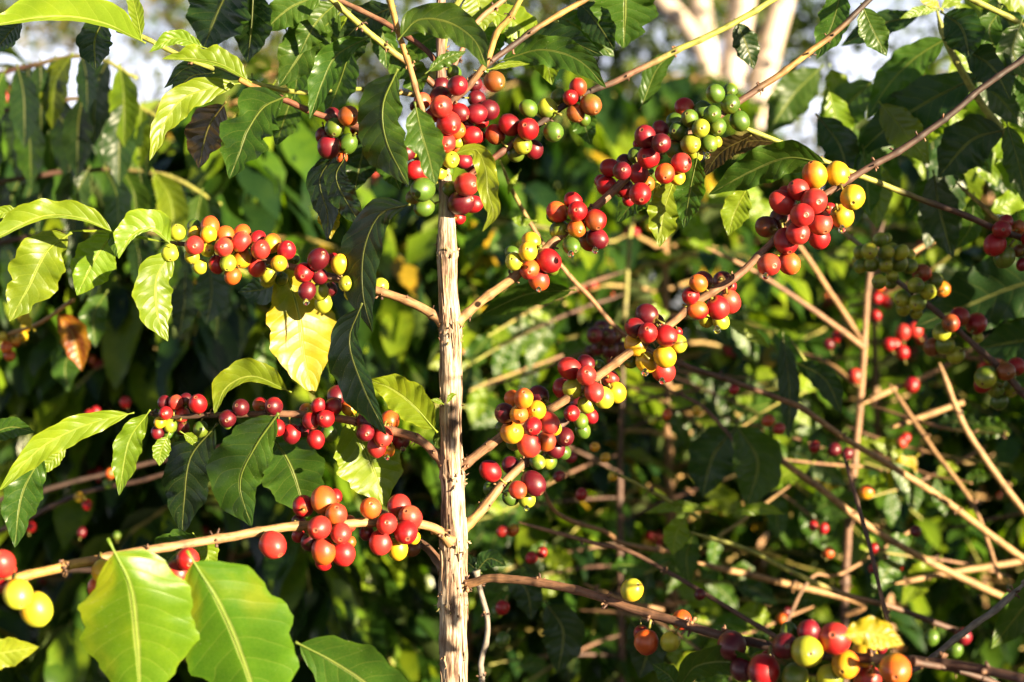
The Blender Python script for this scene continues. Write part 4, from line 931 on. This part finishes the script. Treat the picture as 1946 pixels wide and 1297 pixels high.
def bush_data(kind, seed, H, R, start, droop, dens, fruit, leafL=.085, bare=.35, step=1.0, hang=0.0):
    rnd = random.Random(seed); base = Vector((0, 0, 0))
    tr = MB(); line = [Vector((.02*math.sin(z*3+seed), .02*math.cos(z*2.3+seed), z)) for z in [H*i/14 for i in range(15)]]
    tube(tr, line, [.012*(1-.75*i/14)+.002 for i in range(15)], [BC['t']]*15, seg=9, wob=.12)
    brs = []; fol = MB(); crs = []
    z = start; ang = rnd.uniform(0, 6)
    while z < H:
        u = (z-start)/(H-start); Rb = R*(1-u**3.2*.6)*rnd.uniform(.8, 1.1)
        i0 = min(13, int(z/H*14)); p0 = line[i0]+(line[i0+1]-line[i0])*(z/H*14-i0)
        for k in range(2):
            a = ang+k*PI+rnd.uniform(-.3, .3); out = Vector((math.cos(a), math.sin(a), 0))
            pts = []; rise = rnd.uniform(.15, .45)
            for j in range(11):
                v = j/10; pts.append(p0+out*Rb*v+Vector((0, 0, Rb*(rise*v-droop*v*v)))+Vector((rnd.gauss(0, .005), rnd.gauss(0, .005), rnd.gauss(0, .004))))
            b = MB(); tube(b, pts, [.0038*(1-.6*j/10) for j in range(11)], [tuple(x+(y-x)*j/10 for x, y in zip(BC['p'], BC['l'])) for j in range(11)], seg=6)
            brs.append(b)
            nl = max(3, int(Rb/.034*dens))
            for j in range(nl):
                bu = bare+(.55-bare)*max(0, min(1, (.62-u)/.25)); v = bu+(1.0-bu)*(j+.5)/nl
                f_ = v*10; i_ = min(9, int(f_)); pp = pts[i_]+(pts[i_+1]-pts[i_])*(f_-i_)
                for sd in (-1, 1):
                    side = Vector((-out.y, out.x, 0))*sd
                    dirv = out*rnd.uniform(.25, .8)+side*rnd.uniform(.5, 1)+Vector((0, 0, rnd.uniform(-.75, .2)-hang))
                    c = rnd.choice(BGC); tn = rnd.uniform(.75, 1.25)
                    if rnd.random() < .02: c = (.30, .20, .015)
                    LL = leafL*rnd.uniform(.65, 1.2)
                    small_leaf(fol, pp, dirv, Vector((rnd.uniform(-.5, .5), rnd.uniform(-.5, .5), 1)), LL, LL*.235, tuple(x*tn for x in c), rnd.uniform(.6, 2.2), rnd)
            if rnd.random() < fruit:
                v = rnd.uniform(.2, .6); f_ = v*10; i_ = min(9, int(f_)); pp = pts[i_]+(pts[i_+1]-pts[i_])*(f_-i_)
                cm = MB(); pal = rnd.choice(['rrpd', 'rpoy', 'oyyl', 'gglr', 'rrdd', 'rpor'])
                for _ in range(rnd.randint(4, 9)):
                    dv = Vector((rnd.gauss(0, 1), rnd.gauss(0, 1), rnd.gauss(0, 1))).normalized()
                    cherry_into(cm, pp+dv*.010+out*rnd.uniform(-.02, .02), .0068, dv, rnd.choice(pal), rnd, seg=10, rings=[0, 12, 35, 65, 95, 125, 155, 180], stem=False)
                crs.append((cm, pp))
        ang += PI/2+rnd.uniform(-.25, .25); z += rnd.uniform(.045, .065)*step
    for j in range(8):                                           # the leafy top
        a = j*PI/2+.4; small_leaf(fol, line[-1]-Vector((0, 0, .01*j)), Vector((math.cos(a), math.sin(a), rnd.uniform(.3, 1.2))), Vector((0, 0, 1)), leafL*rnd.uniform(.6, 1), leafL*.2, BGC[3], 1.2, rnd)
    z0 = Vector((0, 0, 0))
    BUSH[kind] = dict(trunk=tr.mesh('trunk', MTWIG), branch=[b.mesh('branch', MTWIG) for b in brs], foliage=fol.mesh('foliage', MLEAF_BG),
                      cherry=[(c.mesh('cherry_cluster', MCHERRY, o), o) for c, o in crs])
def place_bush(kind, x, y, rz, sc, label, group):
    r = empty('coffee_bush', (x, y, 0), label, 'coffee bush', group); r.rotation_euler = (0, 0, rz); r.scale = (sc, sc, sc)
    D = BUSH[kind]
    def put(n, me, loc=(0, 0, 0)):
        o = bpy.data.objects.new(n, me); COL.objects.link(o); o.parent = r; o.location = loc
    put('trunk', D['trunk']); put('foliage', D['foliage'])
    for b in D['branch']: put('branch', b)
    for c, o in D['cherry']: put('cherry_cluster', c, o)
    return r
bush_data('dense', 1, 1.52, .40, .25, .75, 1.5, .35, leafL=.115, bare=.1, step=.66, hang=.55)
bush_data('dense2', 2, 1.46, .45, .25, .65, 1.35, .4, leafL=.105, bare=.15, step=.66, hang=.15)
bush_data('open', 3, 1.28, .45, .35, .55, .8, .25, leafL=.08, bare=.35, step=.72)
bush_data('open2', 4, 1.36, .5, .3, .5, .8, .25, leafL=.08, bare=.3, step=.72)
G1 = 'coffee bushes behind the front plant'; G2 = 'coffee bushes of the farther rows'
place_bush('dense', -.78, 1.10, .3, 1.0, 'dense dark green coffee bush with hanging leaves at the far left', G1)
place_bush('dense', -.42, 1.05, 2.4, .96, 'dense dark coffee bush with hanging leaves behind the left cherry branches', G1)
place_bush('dense2', -.10, 1.42, 1.9, .98, 'dense coffee bush with drooping leaves directly behind the front stem', G1)
place_bush('open', .26, 1.30, 1.2, 1.0, 'lower coffee bush with red and yellow cherries just right of the front stem', G1)
place_bush('open2', .66, 1.55, 2.9, .97, 'open coffee bush with thin branches behind the half bare plant', G1)
place_bush('dense2', 1.02, 1.30, 4.1, .97, 'leafy coffee bush behind the right edge of the picture', G1)
r_ = place_bush('dense2', .86, -.33, 0.6, .86, 'unseen coffee bush added for shade, just outside the picture on the right', 'coffee bushes added outside the picture for shade'); r_.scale = (.45, .45, .98)  # unseen bush, added and narrowed to shade the left background
r_ = place_bush('dense2', 1.08, .35, 2.6, .86, 'narrow unseen coffee bush added for shade beside the right edge of the picture', 'coffee bushes added outside the picture for shade'); r_.scale = (.45, .45, .92)  # also unseen, added to shade the middle background
place_bush('open', 1.36, .05, 1.7, .80, 'second unseen coffee bush added for shade outside the picture on the right', 'coffee bushes added outside the picture for shade')  # out of view, added to cast dappled shade farther back
place_bush('open2', 2.75, .05, 3.1, .95, 'third unseen coffee bush added for shade outside the picture on the right', 'coffee bushes added outside the picture for shade')  # out of view too, added with the other shade casters
labs = ['second row coffee bush at the far left against the bright sky', 'second row coffee bush left of the stem, tall and bright green', 'second row coffee bush behind the front stem',
        'second row coffee bush below the pale forked tree', 'second row coffee bush on the right below the bright sky', 'second row coffee bush at the far right']
for i, (x, y, k, rz, s_) in enumerate([(-1.15, 2.3, 'dense', 2.2, 1.04), (-.58, 2.5, 'dense2', .5, 1.22), (.06, 2.35, 'dense', 4.4, 1.16), (.60, 2.6, 'dense2', 1.1, 1.12), (1.12, 2.4, 'dense2', 3.3, 1.13), (1.7, 2.7, 'dense', 5.2, 1.2)]):
    place_bush(k, x, y, rz, s_, labs[i], G2)
labs = ['third row coffee bush seen through gaps at the far left', 'third row coffee bush seen through gaps on the left', 'third row coffee bush seen through gaps left of the front stem', 'third row coffee bush seen through gaps right of the front stem',
        'third row coffee bush seen in front of the pale forked tree', 'third row coffee bush seen through gaps on the right', 'third row coffee bush seen through gaps at the far right']
for i, x in enumerate([-2.2, -1.5, -.8, -.05, .7, 1.45, 2.2]):
    place_bush(['dense', 'dense2', 'dense', 'dense2', 'dense2', 'dense', 'dense2'][i], x, 4.2+.25*math.sin(i*2.1), i*1.7, (1.12 if i < 2 else 1.36)+.10*math.sin(i*1.9), labs[i], G2)

# ================================================================== TREES
def tree(name, x, y, label, limbs, trunk_h, trunk_r, crown_balls, nleaf, leafL, barkc, seed, group=None, leafc=None):
    rnd = random.Random(seed); r = empty(name, (x, y, 0), label, 'tree', group); base = Vector((x, y, 0))
    mb = MB(); pts = [base+Vector((.05*math.sin(i), .04*math.cos(i*1.7), trunk_h*i/8)) for i in range(9)]
    tube(mb, pts, [trunk_r*(1.25-.35*i/8) for i in range(9)], barkc, seg=16, wob=.12, seed=seed)
    tk = part('trunk', mb, MTWIG, r, base)
    for lp in limbs:
        P = [base+Vector(p[:3]) for p in lp]; rad = [p[3] for p in lp]
        S = spline([(*p, q_) for p, q_ in zip(P, rad)], .25) if len(P) > 2 else None
        if S: P = [Vector(p[:3]) for p in S]; rad = [p[3] for p in S]
        mb = MB(); tube(mb, P, rad, barkc, seg=12, wob=.1, seed=seed); part('limb', mb, MTWIG, r, base)
    cr = MB()
    for _ in range(nleaf):
        c, R = rnd.choice(crown_balls)
        dv = Vector((rnd.gauss(0, 1), rnd.gauss(0, 1), rnd.gauss(0, .8))).normalized()*R*rnd.uniform(.3, 1)**.5
        p = base+Vector(c)+dv
        col = rnd.choice(leafc or [(.045, .085, .014), (.06, .105, .016), (.03, .06, .012), (.09, .13, .02)]); tn = rnd.uniform(.7, 1.25)
        small_leaf(cr, p, Vector((rnd.uniform(-1, 1), rnd.uniform(-1, 1), rnd.uniform(-.9, .4))), Vector((rnd.uniform(-.4, .4), rnd.uniform(-.4, .4), 1)), leafL*rnd.uniform(.6, 1.2), leafL*.28, tuple(v*tn for v in col), 1.0, rnd, n=3)
    if nleaf: part('crown', cr, MLEAF_TREE, r, base)
# the pale forked tree: measured at 9 m behind the plant
def T_(px, py, d, bx, by): p = W(px, py, d); return (p.x-bx, p.y-by, p.z)
TX, TY = W(1375, 300, 8).x, 8.0
def limb(seq, dd=0): return [(*T_(px, py, TY+dd*i, TX, TY), M(r, TY)) for i, (px, py, r) in enumerate(seq)]
PALE = (.46, .37, .30)
rnd = random.Random(12)
crown = []
for _ in range(46):
    crown.append(((rnd.uniform(-2.6, 3.4), rnd.uniform(-1.5, 2.5), rnd.uniform(3.0, 5.0)), rnd.uniform(.25, .6)))
for c in [(1180, 60), (1230, 110), (1100, 40), (1160, 130), (1520, 60), (1540, 130), (1490, 20), (1330, 20), (1200, 20), (1560, 30)]:
    q0 = T_(c[0], c[1], TY+1.2, TX, TY); crown.append((q0, .22))
tree('forked_tree', TX, TY, 'pale smooth trunked tree forking into four bright limbs, far behind in the blur',
     [limb([(1355, 262, 26), (1345, 130, 22), (1318, 66, 19), (1262, 5, 17), (1200, -60, 14)]),
      limb([(1358, 255, 24), (1346, 120, 20), (1332, 20, 19), (1312, -120, 16)]),
      limb([(1372, 258, 27), (1392, 130, 25), (1410, 20, 24), (1432, -180, 20)]),
      limb([(1402, 345, 25), (1434, 205, 24), (1466, 80, 23), (1496, -30, 21), (1540, -180, 17)], .03)],
     W(0, 262, TY).z+.1, M(34, TY), crown, 4200, .12, PALE, 3)
GT = 'trees beyond the coffee rows'
def ball_crown(seed, w_, d_, z0, z1, n, rmin=.3, rmax=.8):
    rnd = random.Random(seed); return [((rnd.uniform(-w_, w_), rnd.uniform(-d_, d_), rnd.uniform(z0, z1)), rnd.uniform(rmin, rmax)) for _ in range(n)]
WARM = [(.09, .09, .025), (.06, .10, .02), (.14, .105, .04), (.05, .085, .02)]
for i, (x, y, nm, lab, w_, z0, z1, n, nl, tr_) in enumerate([
        (-5.2, 15, 'shade_tree', 'loose crowned shade tree far away at the upper left', 2.0, 2.6, 5.5, 30, 5200, .12),
        (-2.0, 17, 'shade_tree', 'thin shade tree far away left of the front stem', 1.6, 1.8, 5.0, 30, 5200, .10),
        (1.1, 14, 'shade_tree', 'brownish leaved shade tree far away just left of the pale forked tree', 1.6, 1.5, 5.0, 40, 7000, .10),
        (4.6, 16, 'shade_tree', 'low dark shade tree far away right of the pale forked tree', 1.9, 1.0, 3.6, 40, 6500, .12),
        (7.6, 15, 'shade_tree', 'loose crowned shade tree far away at the upper right', 1.8, 1.8, 4.2, 28, 4800, .12)]):
    tree(nm, x, y, lab, [[(0, 0, 1.2, tr_*.8), (.4, .1, 2.2, tr_*.6), (1.0, .2, 3.6, tr_*.35)], [(0, 0, 1.3, tr_*.7), (-.5, -.2, 2.4, tr_*.5), (-1.0, 0, 3.8, tr_*.3)]], 1.6, tr_, ball_crown(i+20, w_, 1.5, z0, z1, n), nl, .16, (.16, .12, .085), i+60, GT, WARM)

# low far growth that closes the view under the trees
hm = MB(); rnd = random.Random(99)
for _ in range(7000):
    x = rnd.uniform(-14, 14); y = 19+rnd.uniform(0, 3); h_ = 1.5+.5*noise.noise(Vector((x*.45, 0, 3)))+.25*noise.noise(Vector((x*1.7, 0, 9)))
    small_leaf(hm, Vector((x, y, rnd.uniform(0, 1)**.7*h_)), Vector((rnd.uniform(-1, 1), rnd.uniform(-1, 1), rnd.uniform(-.8, .4))), Vector((rnd.uniform(-.4, .4), rnd.uniform(-.6, .2), 1)), rnd.uniform(.2, .4), .09, tuple(v*rnd.uniform(.7, 1.3) for v in rnd.choice(WARM)), 1.0, rnd, n=3)
o = bpy.data.objects.new('undergrowth', hm.mesh('undergrowth', MLEAF_TREE)); COL.objects.link(o)
o['label'] = 'far low undergrowth below the trees that closes the view'; o['category'] = 'undergrowth'; o['kind'] = 'stuff'

# ================================================================== GROUND
gm = MB(); N = 60
for i in range(N+1):
    for j in range(N+1):
        u, v = (i/N*2-1), (j/N*2-1); x = math.copysign(abs(u)**3*150, u); y = math.copysign(abs(v)**3*150, v)
        near_ = math.exp(-(x*x+y*y)/400)
        gm.add(Vector((x, y, (.03*noise.noise(Vector((x*1.3, y*1.3, 0)))-.03)*near_-.004)), (1, 1, 1), (u, v))
for i in range(N):
    for j in range(N):
        a = i*(N+1)+j; gm.f.append((a, a+N+1, a+N+2, a+1))
g = bpy.data.objects.new('ground', gm.mesh('ground', MSOIL)); COL.objects.link(g); g['kind'] = 'structure'
lit = MB(); rnd = random.Random(41)
for _ in range(2600):
    x, y = rnd.uniform(-2.2, 2.2), rnd.uniform(-.6, 4.5)
    small_leaf(lit, Vector((x, y, rnd.uniform(.0, .02))), Vector((rnd.uniform(-1, 1), rnd.uniform(-1, 1), rnd.uniform(-.05, .2))), Vector((rnd.uniform(-.3, .3), rnd.uniform(-.3, .3), 1)), rnd.uniform(.05, .1), .018, rnd.choice([(.12, .06, .025), (.08, .04, .02), (.16, .10, .03)]), .6, rnd, n=4)
o = bpy.data.objects.new('leaf_litter', lit.mesh('leaf_litter', MLEAF_BG)); COL.objects.link(o); o['label'] = 'brown fallen leaves lying on the soil'; o['category'] = 'leaf litter'; o['kind'] = 'stuff'
